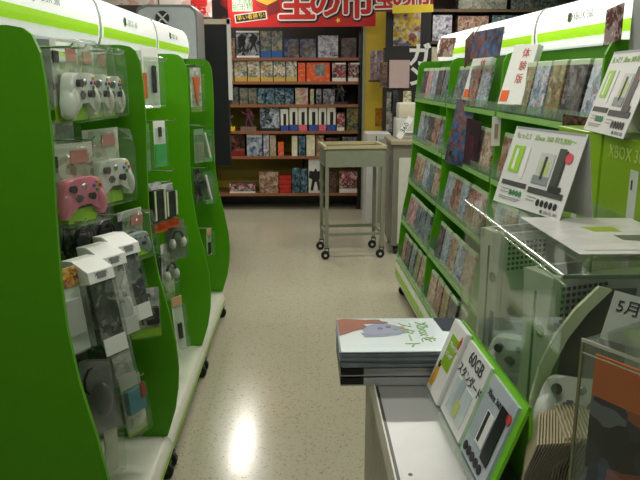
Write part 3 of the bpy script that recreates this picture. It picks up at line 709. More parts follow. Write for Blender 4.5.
console('farther white upright game console at the back of the acrylic case', (.425, 1.52, .853), -1.22)
# curved display backdrop in the case
t = thing('display_backdrop', 'dark olive panel with pale curved edge standing inside the case', 'backdrop', (.40, 1.09, .853), 0)
inner = [(.012, 0), (.010, .10), (.022, .16), (.045, .215), (.075, .26), (.112, .30)]
MB().prism(inner + [(.16, .30), (.15, .2), (.16, 0)], 'y', .004, .008).build('dark_panel', plain('olive_panel', (62, 70, 48), .5), t)
MB().prism([(x-.020, z+.006*(z > .1)) for x, z in inner][::-1] + [(x+.002, z) for x, z in inner], 'y', -.004, .0039).build('curved_rim', plain('rim_pale', (196, 206, 170), .4), t)
# controllers in the case
def loose(label, p, rz, rx, mat, s=1):
    t = thing('game_controller', label, 'controller', p, rz); t.rotation_euler = (rx, 0, rz)
    c = controller(t, mat, (0, 0, 0), s); return t
loose('white controller lying at the front of the acrylic case', at(580, 402, Y=1.045), -.35, -.35, CW, .88)
# controller rest
p = thing('controller_rest', 'small clear wedge holding up the white controller', 'rest', (.455, 1.062, .853), -.35)
MB().prism([(-.01, 0), (.02, 0), (.02, .13), (.0, .10)], 'x', -.02, .02).build('wedge', ACRYL, p)
t = thing('controller_package', 'clear wrapped pale controller beside the console, behind the leaflets', 'boxed controller', (.392, 1.33, .95), -.6)
t.location = (.455, 1.33, .935); controller(t, CW, (0, 0, 0), .9); MB().box(-.085, .085, -.05, .01, -.078, .07).bevel(.008, 1).build('clear_shell', TRANS, t, True)

# price signs
def price_sign(label, BL, BR, TL, depth=.13, size=None):
    t, w, h = frame_thing('price_sign', label, 'sign', BL, BR, TL, 'console price signs')
    MB().box(0, w, 0, .0015, 0, h).build('front_sheet', plain('sign_sheet', (214, 216, 214), .35, noise=.01), t)
    MB().box(0, w, 0, .0015, 0, h)
    # back leaf drops from the top edge to the same base
    m = MB(); Rm = t.matrix_world.to_3x3().transposed()
    down = Rm @ Vector((0, 0, -1)); out = Rm @ Vector((0, 0, 1)).cross(Vector((BR)) - Vector(BL)).normalized()
    tl = Vector((0, .002, h)); tr = Vector((w, .002, h))
    hz = Vector(TL).z - Vector(BL).z; foot = down*hz + out*(depth*.45)
    bl, br = tl+foot, tr+foot
    vs = [m.bm.verts.new(v) for v in (tl, tr, br, bl)] + [m.bm.verts.new(v+Vector((0, .0015, 0))) for v in (tl, tr, br, bl)]
    for f in ((0,1,2,3),(7,6,5,4),(0,4,5,1),(1,5,6,2),(2,6,7,3),(3,7,4,0)): m.bm.faces.new([vs[i] for i in f])
    m.build('back_sheet', plain('sign_back', (186, 186, 180), .5), t)
    text('もっと！ Xbox 360 ¥19,800～', w*.066, plain('sign_title', (150, 190, 90), .5), t, w*.05, -.0008, h*.885)
    MB().box(w*.02, w*.98, -.0006, 0, h*.97, h*1.0).build('top_bar', plain('sign_bar', (150, 154, 160), .4), t)
    def r(nm, x0, x1, z0, z1, mt, y=-.0008): return MB().box(w*x0, w*x1, y-.0006, y, h*z0, h*z1).build(nm, mt, t)
    r('box_picture', .08, .24, .42, .76, LIME); r('console_picture', .13, .17, .45, .72, WHITE, -.0015); r('console_picture', .27, .33, .36, .76, WHITE)
    r('box_picture', .5, .70, .36, .72, plain('silver_box_print', (190, 194, 190), .4)); r('box_base', .48, .70, .34, .44, plain('slate_print2', (130, 138, 140), .4), -.0015)
    r('console_picture', .58, .61, .4, .68, CHAR, -.0022); r('lime_wedge', .55, .66, .45, .62, plain('lime_soft', (180, 196, 120), .4), -.0012)
    r('black_console', .73, .82, .30, .80, plain('elite_print', (52, 60, 54), .4)); r('black_console', .82, .85, .28, .78, BLACK); r('pad_picture', .74, .9, .28, .36, BLACK, -.0016)
    MB().disc((w*.88, -.001, h*.70), w*.045).build('red_badge', plain('badge_red', (214, 60, 80), .4), t)
    r('heading_bar', .05, .43, .245, .305, plain('bar_dark', (60, 62, 62), .5)); r('heading_bar', .47, .95, .22, .29, plain('bar_dark', (60, 62, 62), .5))
    for k in range(4): MB().disc((w*(.23+.05*k), -.001, h*.165), w*.02, rz=w*.026).build('icon', plain('icon_green', (60, 130, 80), .4), t)
    for k in range(5): MB().disc((w*(.66+.06*k), -.001, h*.13), w*.022, rz=w*.03).build('icon', BLACK, t)
    for (x0, x1, z) in ((.07, .2, .19), (.07, .19, .15), (.48, .62, .17), (.48, .6, .13), (.07, .4, .09), (.07, .36, .065)): r('small_print', x0, x1, z, z+.012, plain('faint_print', (160, 160, 156), .5))
    MB().disc((w*.74, -.001, h*.04), w*.014).build('emblem', plain('emblem_green', (52, 96, 34), .4), t)
    text('XBOX 360', w*.04, plain('faint_print', (160, 160, 156), .5), t, w*.77, -.0008, h*.04)
    return t
zt = CZ1+th+.001
price_sign('grey white console price sign standing on the acrylic case', at(493, 200, Z=zt), at(559, 221, Z=zt), at(517, 126, Y=1.667), depth=.06)
price_sign('grey white console price sign standing on the green console boxes, cut by the frame edge', (.705, 1.735, 1.372), (.675, 1.45, 1.372), (.765, 1.75, 1.56), depth=.1)
# flat price sheet on the case top
fp = thing('price_sheet', 'large white sheet lying flat on the acrylic case top', 'sheet', (.468, 1.12, CZ1+th+.0005))
FSH = art('flat_sheet', [(206, 208, 204), (196, 198, 192), (214, 214, 210)], 9, rough=.25)
MB().prism([(.0, .0), (.226, .0), (.226, .30), (-.005, .315)], 'z', 0, .0015).build('sheet', FSH, fp)
flat('lime_print', [(.095, .17), (.15, .17), (.15, .215), (.085, .215)], plain('lime_dim', (150, 170, 60), .4), fp, .0018)
flat('dark_print', [(.12, .1), (.22, .07), (.22, .14), (.12, .14)], plain('olive_print', (90, 96, 80), .4), fp, .0018)
flat('faint_line', [(.02, .02), (.2, .02), (.2, .03), (.02, .03)], plain('faint_print', (160, 160, 156), .5), fp, .0018)
# green console boxes
XG = plain('carton_lime', (128, 168, 22), .3, noise=.04)
rs = thing('display_riser', 'low grey riser under the green console boxes', 'riser', (.70, 1.3, .86))
MB().box(0, .2, 0, .6, 0, .158).build('riser_block', LGREY, rs)
def xbox_box(ya, yb, label):
    t, w, h = frame_thing('console_carton', label, 'carton', (.70, ya, 1.019), (.70, yb, 1.019), (.70, ya, 1.37), 'lime console cartons')
    MB().box(0, w, 0, .14, 0, h).bevel(.002, 1).build('carton', XG, t)
    text('XBOX 360', .04, plain('lime_light', (180, 205, 110), .4), t, w*.12, -.001, h*.90)
    MB().box(w*.5, w*.62, -.0012, 0, h*.12, h*.82).build('console_picture', plain('pale_console_print', (196, 206, 190), .4), t)
    MB().box(w*.53, w*.55, -.002, -.0012, h*.7, h*.76).build('slot_print', CHAR, t)
    return t
xbox_box(1.895, 1.61, 'lime green console carton partly hidden behind the front price sign')
xbox_box(1.60, 1.30, 'lime green console carton at the right edge of the view')
t = thing('support_column', 'grey square column at the right edge behind the upper price sign', 'column', (.88, 1.73, 0))
MB().box(0, .3, 0, .18, .86, 2.8).build('column', plain('column_grey', (150, 156, 152), .5), t)

# second case at the lower right corner
A = Vector((.365, .841, 1.16)); B = Vector((.407+.10, .769-.165, 1.16))
c2, w, h = frame_thing('acrylic_case', 'small acrylic case with an orange and black game picture, lower right corner', 'display case', (A.x, A.y, .853), (B.x, B.y, .853), (A.x, A.y, 1.16))
D2 = .14
for (nm, a) in (('front_pane', (0, w, 0, .004, 0, h)), ('side_pane', (0, .004, .004, D2, 0, h)), ('side_pane', (w-.004, w, .004, D2, 0, h)), ('rear_pane', (.004, w-.004, D2-.004, D2, 0, h)), ('top_pane', (0, w, 0, D2, h, h+.004))):
    MB().box(*a).build(nm, ACRYL, c2)
MB().box(-.001, w, -.001, .001, h+.001, h+.0055).build('edge_glint', EDGE, c2)
MB().box(0, w, -.0015, 0, h-.014, h-.0125).build('edge_glint', EDGE, c2)  # bright metal strips added here as highlight lines along the pane
MB().box(-.001, .003, -.0015, .001, 0, h).build('edge_strip', plain('green_edge2', (120, 124, 84), .2), c2)
gp = frame_thing('game_poster', 'orange and black game picture board inside the small corner case', 'poster', *[Vector(v) + (B-A).normalized()*.012 + Vector((.012, .008, 0)) for v in ((A.x, A.y, .854), (B.x, B.y, .854), (A.x, A.y, 1.15))])[0]
MB().box(0, w*.85, 0, .003, 0, .29).build('board', art('orange_black', [(196, 92, 44), (40, 44, 54), (90, 110, 140), (24, 24, 26), (60, 66, 80), (226, 120, 50), (150, 160, 170), (30, 32, 36)], 12, rough=.3, band=(216, 110, 50), band_from=.8, soft=0), gp)
t, w, h = frame_thing('date_card', 'white card with dark characters standing inside the acrylic case, above the orange picture', 'card', at(600, 338, Y=1.035), at(642, 350, Y=1.02), at(606, 288, Y=1.045))
MB().box(0, w, 0, .002, 0, h).build('card', PAPER, t); text('5月', .026, DKT, t, .008, -.001, h*.72)

# ---------------------------------------------------------------- wheeled stand in the aisle
ct = thing('wheeled_stand', 'grey metal wheeled stand with a wooden rim at the end of the aisle', 'stand', (.40, 5.80, 0), math.radians(6))
CG = plain('stand_grey', (132, 136, 118), .5, .1); CR = plain('stand_rim', (176, 166, 128), .5)
wx, wy = .235, .17
for sx in (-1, 1):
    for sy in (-1, 1):
        MB().box(sx*wx-.014, sx*wx+.014, sy*wy-.014, sy*wy+.014, .10, .8).build('leg', CG, ct); caster(ct, sx*wx, sy*wy, .036, .10, True)
MB().box(-wx-.016, wx+.016, -wy-.016, -wy-.010, .78, .93).box(-wx-.016, wx+.016, wy+.010, wy+.016, .78, .93).box(-wx-.016, -wx-.010, -wy-.016, wy+.016, .78, .93).box(wx+.010, wx+.016, -wy-.016, wy+.016, .78, .93).build('tray_skirt', CG, ct)
MB().box(-wx-.01, wx+.01, -wy-.01, wy+.01, .88, .89).build('tray_bottom', plain('tray_dark', (80, 82, 70), .4), ct)
MB().box(-wx-.025, wx+.025, -wy-.025, -wy, .93, .955).box(-wx-.025, wx+.025, wy, wy+.025, .93, .955).box(-wx-.025, -wx, -wy, wy, .93, .955).box(wx, wx+.025, -wy, wy, .93, .955).build('wooden_rim', CR, ct)
for sy in (-1, 1): MB().box(-wx+.014, wx-.014, sy*wy-.008, sy*wy+.008, .2, .225).build('lower_rail', CG, ct)
for sx in (-1, 1): MB().box(sx*wx-.008, sx*wx+.008, -wy+.014, wy-.014, .2, .225).build('lower_rail', CG, ct)

# cabinets beyond it
t = thing('floor_cabinet', 'pale grey narrow cabinet seen between the legs of the wheeled stand', 'cabinet', (.62, 6.85, 0))
MB().box(0, .24, 0, .4, .0, .95).build('body', LGREY, t); MB().box(.09, .10, -.004, 0, .02, .93).build('door_gap', CHAR, t)
MB().box(.12, .22, -.006, 0, .05, .9).build('door', plain('cab_door', (150, 152, 138), .5), t)
t = thing('service_counter', 'grey counter with a white side panel between the stand and the right gondola', 'counter', (.745, 5.75, 0))
MB().box(.0, .6, .0, .5, .08, .95).build('body', plain('service_grey', (120, 118, 106), .5), t)
MB().box(.05, .30, -.006, 0, .1, .84).build('white_panel', plain('service_white', (196, 198, 186), .5), t)
MB().box(-.02, .62, -.02, .52, .95, .98).build('top', plain('service_top', (150, 142, 118), .5), t)
for x in (.04, .5): caster(t, x, .04, .03, .08); caster(t, x, .45, .03, .08)
MB().box(-.006, 0, .05, .45, .12, .88).build('side_panel', plain('service_side', (140, 138, 124), .5), t)
t = thing('label_printer', 'pale grey office machine on the counter behind the right gondola', 'machine', (.80, 6.0, .981))
MB().box(0, .3, 0, .22, 0, .17).bevel(.01, 2).build('lower_body', LGREY, t, True); MB().box(.02, .28, .03, .2, .17, .3).bevel(.012, 2).build('upper_body', plain('machine_cream', (196, 190, 170), .5), t, True)
MB().box(.04, .26, -.02, .02, .05, .058).build('paper_slot', WHITE, t)
t, w, h = frame_thing('name_card', 'small white card leaning slanted on the counter beside the far game bay', 'card', at(396, 136.5, Y=5.76), at(401, 139.5, Y=5.76), at(408, 115.5, Y=5.76))
MB().box(0, w, 0, .003, 0, h).build('card', WHITE, t); text('360', h*.3, DKT, t, w*.5, -.001, h*.5, align='CENTER', rot=PI/2)

# ---------------------------------------------------------------- back wall shelf unit
UY = 7.86; UB = 8.3
def bx(px, Y=UY): return at(px, 77, Y=Y).x
def bz(py, Y=UY): return at(300, py, Y=Y).z
ux0, ux1 = -1.15, bx(361)
un = thing('shelf_unit', 'wooden shelf unit with yellow back against the far wall, filled with toy boxes', 'shelf unit', (0, 0, 0))
SH = plain('shelf_wood', (120, 84, 48), .5, noise=.08); OLV = plain('olive_back', (150, 136, 34), .6)
ys = [57.8, 81.5, 104.5, 131, 156, 193]
zz = [bz(y) for y in ys]
MB().box(ux0, ux1, UB-.01, UB+.01, bz(104.5), 2.2).build('back_panel', plain('dark_back', (34, 30, 26), .7), un)
MB().box(ux0, ux1, UB-.01, UB+.01, .05, bz(104.5)).build('back_panel', OLV, un)
for z in zz:
    s = MB().box(ux0+.001, ux1-.03, UY-.02, UB-.01, z-.028, z).build('shelf', SH, un)
    MB().box(ux0+.001, ux1-.03, UY-.026, UY-.02, z-.03, z+.002).build('shelf_edge', plain('shelf_edge_red', (138, 84, 54), .5), s)
MB().box(ux1-.03, ux1, UY-.0, UB, 0, 2.25).build('side_post', BLACK, un)
MB().box(bx(303)-.008, bx(303)+.008, UB-.03, UB-.012, .1, bz(131)-.03).build('centre_post', CHAR, un)
MB().box(ux0, ux0+.02, UY, UB, 0, 2.2).build('side_post', BLACK, un)
MB().box(ux0+.02, ux1-.03, UB-.05, UB-.03, 0, bz(193)-.03).build('kickboard', CHAR, un)

def boxart(nm, cols, **k): return art('toy_'+nm, cols, **k)
TA = {
 'figures': boxart('figures', [(30, 32, 36), (190, 200, 205), (60, 66, 72), (150, 160, 165)], scale=16),
 'bluebase': boxart('bluebase', [(120, 130, 120), (80, 90, 84), (170, 160, 130), (60, 70, 80)], scale=22, foot=((40, 90, 160), .25)),
 'navy': boxart('navy', [(24, 34, 80), (30, 44, 100), (130, 130, 150), (120, 90, 40)], scale=14),
 'lilac': boxart('lilac', [(180, 176, 186), (200, 200, 206), (120, 110, 140), (220, 220, 220), (60, 56, 90)], scale=18),
 'gloom': boxart('gloom', [(50, 44, 44), (90, 84, 84), (30, 28, 30), (120, 60, 50)], scale=18),
 'whitegold': boxart('whitegold', [(210, 205, 190), (60, 70, 80), (190, 140, 60), (225, 220, 210), (100, 120, 110)], scale=26, foot=((196, 164, 80), .2)),
 'orange': boxart('orange', [(220, 80, 30), (224, 90, 40), (210, 70, 30), (200, 150, 120)], scale=14),
 'redwhite': boxart('redwhite', [(40, 36, 40), (210, 206, 200), (190, 50, 50), (80, 70, 76)], scale=24, foot=((220, 216, 206), .2)),
 'forest': boxart('forest', [(30, 50, 44), (70, 80, 70), (120, 120, 110), (20, 30, 30)], scale=22),
 'tan': boxart('tan', [(110, 110, 90), (140, 134, 110), (80, 90, 84), (50, 60, 60)], scale=26),
 'blue': boxart('blue', [(30, 70, 110), (20, 44, 80), (100, 130, 150), (16, 30, 50), (150, 160, 120)], scale=22),
 'pinkgreen': boxart('pinkgreen', [(200, 150, 150), (120, 170, 80), (190, 180, 170), (160, 90, 100)], scale=24),
 'grey': boxart('grey', [(120, 120, 124), (70, 72, 84), (170, 166, 160), (40, 40, 48)], scale=24),
 'silver': boxart('silver', [(190, 200, 210), (30, 32, 38), (100, 110, 124), (40, 44, 50)], scale=18, foot=((40, 44, 50), .12)),
 'whiteblue': boxart('whiteblue', [(216, 214, 200), (220, 218, 206), (214, 212, 200)], scale=10, foot=((60, 80, 150), .26)),
 'whitepink': boxart('whitepink', [(216, 214, 200), (220, 218, 206), (214, 212, 200)], scale=10, foot=((210, 100, 120), .26)),
 'greenbox': boxart('greenbox', [(40, 80, 60), (120, 130, 80), (30, 40, 60), (160, 120, 60)], scale=24),
 'darkred': boxart('darkred', [(30, 26, 26), (120, 40, 34), (60, 50, 44), (160, 110, 70), (20, 20, 24)], scale=12, foot=((130, 40, 40), .25)),
 'paleblue': boxart('paleblue', [(190, 196, 200), (80, 110, 150), (50, 60, 80), (150, 160, 170)], scale=14, band=(190, 190, 180)),
 'dolls': boxart('dolls', [(130, 90, 70), (190, 170, 150), (80, 50, 40), (160, 130, 110)], scale=26),
 'red': boxart('red', [(170, 34, 30), (150, 30, 28), (180, 40, 34)], scale=10),
 'deepblue': boxart('deepblue', [(24, 50, 70), (60, 100, 120), (16, 26, 40), (120, 150, 160)], scale=20),
 'cream': boxart('cream', [(214, 208, 180), (200, 190, 150), (225, 220, 200)], scale=14),
 'robot': boxart('robot', [(206, 206, 200), (196, 196, 190), (212, 212, 206)], scale=8),
}
ROWS = [
 (0, [(228, 236, 38, 'dolls', 'brown figure box at the left end'), (237, 260, 31, 'figures', 'silver box with two black figures'), (261, 271.5, 31, 'bluebase', 'blue-footed clear box beside the silver one'),
      (272, 283, 31, 'bluebase', 'blue-footed clear box beside the navy boxes'), (284, 299, 39, 'navy', 'navy box, left of the pair'), (300, 316, 39, 'navy', 'navy box, right of the pair'),
      (318, 338, 35.5, 'lilac', 'lilac white window box'), (341, 356, 38, 'gloom', 'dim dark box at the right end')]),
 (1, [(227.5, 233.5, 61, 'whitegold', 'white and gold box, first from the left'), (234.5, 247, 61, 'whitegold', 'white and gold box, second from the left'), (247.6, 260, 61, 'whitegold', 'white and gold box, third from the left'),
      (260.6, 273, 61, 'whitegold', 'white and gold box, fourth from the left'), (273.6, 285.5, 61, 'whitegold', 'white and gold box, fifth from the left'), (286, 297, 61, 'whitegold', 'white and gold box beside the orange ones'),
      (298, 305.5, 62.5, 'orange', 'narrow orange box'), (306.5, 330, 62.5, 'orange', 'wide orange box with grey machine'), (332, 346, 62.5, 'redwhite', 'red and white box, left of the pair'), (348, 360, 62.5, 'redwhite', 'red and white box, right of the pair')]),
 (2, [(228, 238, 87, 'forest', 'dark green box at the left end'), (239, 247.5, 88, 'tan', 'tan box, left of the pair'), (248, 256.5, 88, 'tan', 'tan box, right of the pair'), (257, 264.5, 88, 'blue', 'blue blister box, first of four'),
      (265, 274.5, 88, 'blue', 'blue blister box, second of four'), (275, 284.5, 88, 'blue', 'blue blister box, third of four'), (285, 293.5, 88, 'blue', 'blue blister box, fourth of four'), (295, 308, 88, 'pinkgreen', 'pink and green square box'),
      (310, 314, 89, 'pinkgreen', 'very narrow pink box'), (316, 321.5, 89, 'grey', 'narrow grey box'), (323, 335, 89, 'grey', 'grey character box')]),
 (3, [(259, 279, 107, 'silver', 'black and silver window box'), (280, 288, 109, 'whiteblue', 'white box with blue foot, first of the white row'), (289, 297.5, 106.5, 'whiteblue', 'white box with blue foot, second of the white row'),
      (298, 307, 106.5, 'whitepink', 'white box with pink foot, third of the white row'), (308.5, 318, 106.5, 'whiteblue', 'white box with blue foot, fourth of the white row'), (318.5, 326.5, 106.5, 'whitepink', 'white box with pink foot, fifth of the white row'),
      (327, 336, 106.5, 'whiteblue', 'white box with blue foot, last of the white row'), (337, 345, 113, 'redwhite', 'small red and white box'), (347, 359, 108, 'greenbox', 'green patterned box at the right end')]),
 (4, [(214, 243, 135, 'darkred', 'wide dark red box at the left end'), (245, 261, 134, 'paleblue', 'pale blue window box'), (262, 268, 134, 'lilac', 'lilac upright box, left of the pair'), (268.6, 275, 135, 'pinkgreen', 'pinkish upright box beside the lilac one'),
      (277, 283, 142, 'orange', 'tiny orange box'), (291, 297, 136, 'cream', 'cream upright box'), (298, 305, 136, 'deepblue', 'deep blue upright box'), (306, 315, 135, 'cream', 'cream patterned box beside the centre'), (316, 324, 135.5, 'dolls', 'brown doll box'),
      (326, 340, 138, 'gloom', 'dark low box near the stand'), (343, 358, 137, 'grey', 'grey box at the right end')]),
 (5, [(226, 253, 184, 'redwhite', 'long flat red and white box at the left'), (257, 277, 172, 'dolls', 'square box of brown dolls'), (291, 299, 168, 'deepblue', 'deep blue box, left of the pair'), (299.6, 307, 169, 'deepblue', 'deep blue box, right of the pair'),
      (308, 323, 159, 'robot', 'white box with a black robot drawing'), (324.5, 337, 172, 'gloom', 'dark box beside the robot box'), (340, 359, 172, 'redwhite', 'red and white box at the right end')]),
]
RN = ['top', 'second', 'third', 'fourth', 'fifth', 'bottom']
for (r, items) in ROWS:
    for (x0, x1, yt, kind, lab) in items:
        X0, X1 = bx(x0), bx(x1); hh = bz(yt) - zz[r]; t = None
        o = thing('toy_box', f'{lab}, {RN[r]} shelf of the far unit', 'toy box', ((X0+X1)/2, UY+.0, zz[r]), 0, f'toy boxes on the {RN[r]} shelf')
        w = (X1-X0)/2 - .002
        MB().box(-w, w, 0, min(.18, max(.08, w*1.5)), 0, hh).build('carton', TA[kind], o)
        if kind in ('whiteblue', 'whitepink'): bar(o, 'window', BLACK, -w*.3, w*.45, hh*.26, hh*.78, 0)
        if kind == 'redwhite' and r == 1: bar(o, 'white_frame', WHITE, -w*.6, w*.95, hh*.9, hh*.98, 0)
        if kind == 'figures':
            bar(o, 'silver_frame', WHITE, -w, w, 0, hh*.08, 0); bar(o, 'silver_frame', WHITE, -w, w, hh*.94, hh, 0)
            for s in (-.5, .5):
                MB().prism([(s*w-.05, .03), (s*w-.02, .15), (s*w-.05, hh*.75), (s*w, hh*.9), (s*w+.05, hh*.75), (s*w+.02, .15), (s*w+.05, .03), (s*w, .13)], 'y', -.004, -.001).build('figure_print', BLACK, o)
        if kind == 'robot':
            MB().prism([(-.06, .03), (-.03, .03), (-.01, .13), (.01, .13), (.03, .03), (.06, .03), (.04, .16), (.08, .18), (.07, .26), (.02, .25), (0, .29), (-.02, .25), (-.07, .26), (-.08, .18), (-.04, .16)], 'y', -.004, -.001).build('robot_print', BLACK, o)
        if kind == 'orange' and x1-x0 > 15: bar(o, 'grey_picture', art('greypic', [(120, 124, 120), (150, 150, 140), (90, 96, 96)], 20), -w*.3, w*.6, hh*.3, hh*.9, 0)
# flat red boxes in a pile
fl = None
for k in range(4):
    z = zz[5] + k*.052
    if fl is None: fl = MB().box(bx(278), bx(290), 0, .14, 0, .048).build('flat_box', TA['red']); o = fl
    else: o = fl.copy(); COL.objects.link(o)
    o.location = (0, UY, z); tag(o, ['flat red box at the bottom of the red pile on the far unit', 'flat red box, second from the bottom of the red pile', 'flat red box, third from the bottom of the red pile', 'flat red box at the top of the red pile on the far unit'][k], 'toy box', 'flat red boxes in a pile')
# small display figures
def figure(px, Y, z, hair, bodym, label, base):
    t = thing('figurine', label, 'figurine', (bx(px), Y, z), 0, 'display figurines')
    MB().box(-.09, .09, -.06, .08, 0, .045).build('base', base, t)
    MB().tube([(-.03, 0, .045), (-.02, 0, .12), (0, 0, .14), (0, 0, .2)], [.014, .018, .03, .02]).tube([(.04, 0, .045), (.02, 0, .12), (0, 0, .15)], [.014, .018, .02]).tube([(0, 0, .185), (.05, -.02, .15), (.07, -.03, .17)], [.014, .011, .01]).tube([(0, 0, .185), (-.05, -.01, .19), (-.08, -.02, .22)], [.014, .011, .01]).ball((0, -.003, .222), (.022, .022, .025)).build('body', bodym, t, True)
    MB().ball((0, .006, .232), (.03, .028, .03)).tube([(.01, .02, .23), (.04, .03, .17), (.05, .03, .11)], [.018, .014, .004]).build('hair', hair, t, True)
figure(225, UY+.08, zz[3], plain('hair_brown', (80, 50, 40), .5), plain('fig_grey', (130, 120, 120), .5), 'brown haired figurine on a yellow base, fourth shelf of the far unit', YEL)
figure(247, UY+.08, zz[3], plain('hair_pink', (200, 120, 110), .5), plain('fig_wine', (110, 60, 80), .5), 'pink haired figurine beside the black and silver box', plain('fig_base', (120, 100, 90), .5))
figure(340, UY+.08, zz[2]-.02, plain('hair_tan', (190, 150, 130), .5), plain('fig_dim', (60, 60, 70), .5), 'tan haired figurine at the right of the third shelf', CHAR)

# yellow column, banner and signs
t = thing('column', 'yellow column with grey corner strip right of the far shelf unit', 'column', (bx(362), UY-.05, 0))
MB().box(.012, bx(386)-bx(362), 0, .3, 0, 2.8).build('shaft', plain('column_yellow', (206, 178, 50), .6), t)
MB().box(0, .03, -.006, 0, 0, 2.8).build('corner_strip', plain('strip_grey', (150, 152, 130), .5), t)
BY = 7.6
bl, br, tl = at(228, 27.3, Y=BY), at(375.5, 26.3, Y=BY), at(229, -18, Y=BY)
bn, w, h = frame_thing('banner', 'red banner with big white edged characters above the far shelf unit', 'banner', bl, br, Vector((bl.x, BY, tl.z)))
MB().box(0, w, 0, .01, 0, h).build('cloth', RED, bn)
K = w/147.5     # metres per picture pixel on the banner
def big(ch, px, py, size):
    x = (px-228)*K; z = (27-py)*K
    BK = plain('banner_black', (14, 10, 10), .6, noise=0); WH = plain('banner_white', (235, 232, 226), .6, noise=0); RI = plain('banner_inner', (190, 34, 26), .6, noise=0)
    text(ch, size, BK, bn, x+.008, -.001, z-.008, align='CENTER', ring=.038)
    text(ch, size, WH, bn, x, -.003, z, align='CENTER', ring=.025)
    text(ch, size, RI, bn, x, -.005, z, align='CENTER', ring=.011)
big('宝', 297, 5, .42); big('の', 325, 5, .36); big('市', 357, 5, .38)
MB().box(5*K, 25*K, -.002, 0, 15*K, 42*K).build('white_patch', plain('banner_patch', (214, 210, 200), .6), bn)
for x in (.1, w-.1): MB().tube([(x, .005, h-.01), (x, .005, 2.8-bl.z)], .004, 6).build('hanging_cord', WHITE, bn)
GNB = plain('banner_green', (50, 130, 60), .6, noise=0)
text('お宝満載', .075, GNB, bn, 15*K, -.003, 24*K, align='CENTER', sx=.75); text('掘出物', .08, GNB, bn, 15*K, -.003, 18.5*K, align='CENTER', sx=.9)
m = MB().box(-16*K, 14*K, -.0025, 0, -3.2*K, 3.2*K).xf(Matrix.Translation((24*K, 0, 9.8*K)) @ Matrix.Rotation(-.12, 4, 'Y')); m.build('black_label', plain('banner_black', (14, 10, 10), .6), bn)
MB().box(-17*K, 15*K, -.0015, 0, -4.1*K, 4.1*K).xf(Matrix.Translation((24*K, 0, 9.8*K)) @ Matrix.Rotation(-.12, 4, 'Y')).build('label_border', plain('banner_patch', (214, 210, 200), .6), bn)
text('早い者勝ち!', .056, plain('banner_yellow', (226, 190, 40), .6), bn, 23*K, -.003, 9.8*K, align='CENTER', rot=.12)
m = MB().prism([(28*K, 20*K), (40*K, 15*K), (52*K, 19*K), (51*K, 30*K), (28*K, 30*K)], 'y', -.002, 0); m.build('chest_front', plain('chest_red', (150, 20, 20), .6), bn)
MB().prism([(29*K, 25*K), (40*K, 20.5*K), (50*K, 25*K), (50*K, 34*K), (29*K, 34*K)], 'y', -.004, -.002).build('chest_gold', plain('chest_gold', (224, 160, 40), .6), bn)
MB().prism([(40*K, 10.5*K), (52*K, 15*K), (51*K, 26*K), (40*K, 21*K)], 'y', -.0045, -.002).build('chest_side', plain('chest_dark', (110, 14, 18), .6), bn)
for (x, z) in ((62, 10), (110, 6)): MB().prism([(x*K+.03*math.cos(a)*(1 if i % 2 else .45), z*K+.03*math.sin(a)*(1 if i % 2 else .45)) for i, a in enumerate([q*PI/5 for q in range(10)])], 'y', -.003, 0).build('star', YEL, bn)
bl2, br2 = at(373, 13, Y=8.0), at(436, 11, Y=8.0)
b2, w, h = frame_thing('banner', 'smaller red banner with white edged characters and a yellow edge above the black poster', 'banner', at(375, 12, Y=7.1), at(433, 10, Y=7.1), at(375, -12, Y=7.1))
MB().box(0, w, 0, .01, 0, h).build('cloth', RED, b2); MB().box(w*.3, w, -.012, 0, -.02, .055).build('yellow_edge', plain('edge_yellow', (240, 214, 50), .5), b2)
for x in (.08, w-.08): MB().tube([(x, .005, h-.01), (x, .005, 2.8-b2.location.z)], .004, 6).build('hanging_cord', WHITE, b2)
BKb = bpy.data.materials['banner_black']; WHb = bpy.data.materials['banner_white']; RIb = bpy.data.materials['banner_inner']
for ch, q in (('宝', .17), ('の', .47), ('市', .78)):
    for (mt_, rg, yy, dd) in ((BKb, .028, -.002, .004), (WHb, .02, -.004, 0), (RIb, .006, -.006, 0)): text(ch, .22, mt_, b2, w*q+dd, yy, .115-dd, align='CENTER', ring=rg)

# black rack of comics under it
t = thing('display_rack', 'black rack with posters right of the yellow column', 'rack', (.84, 7.2, 0))
MB().box(0, .46, 0, .3, 0, at(400, 47, Y=7.2).z).build('rack_body', plain('rack_black', (26, 25, 25), .6), t)
MB().box(.0, .46, .1, .12, at(400, 47, Y=7.2).z, 2.3).build('upper_panel', plain('rack_black', (26, 25, 25), .6), t)
def fs(name, label, cat, x0, x1, y0, y1, Y, mat, th=.004, part='printed_sheet'):
    BL, BR, TL = at(x0, y1, Y=Y), at(x1, y1, Y=Y), at(x0, y0, Y=Y)
    o, w, h = frame_thing(name, label, cat, BL, Vector((BR.x, Y, BL.z)), Vector((BL.x, Y, TL.z)))
    MB().box(0, w, 0, th, 0, h).build(part, mat, o); return o, w, h
fs('poster', 'blue, white and yellow comic poster under the small red banner', 'poster', 393, 420, 12, 46, 7.29, art('comic_poster', [(60, 90, 140), (214, 190, 60), (40, 44, 60), (220, 214, 200), (200, 170, 50), (150, 60, 40)], 12))
fs('poster', 'pinkish list sheet on the black rack', 'poster', 389, 409, 60, 88, 7.168, plain('pink_sheet', (196, 170, 168), .6), .03)
g, w, h = fs('poster', 'black poster with large white katakana right of the pinkish sheet', 'poster', 409.5, 427, 48, 90, 7.194, plain('poster_black', (18, 18, 18), .5))
text('ガ', .24, WHITE, g, w*.5, -.003, h*.8, align='CENTER', bold=.008); text('ン', .22, WHITE, g, w*.5, -.003, h*.3, align='CENTER', bold=.008)
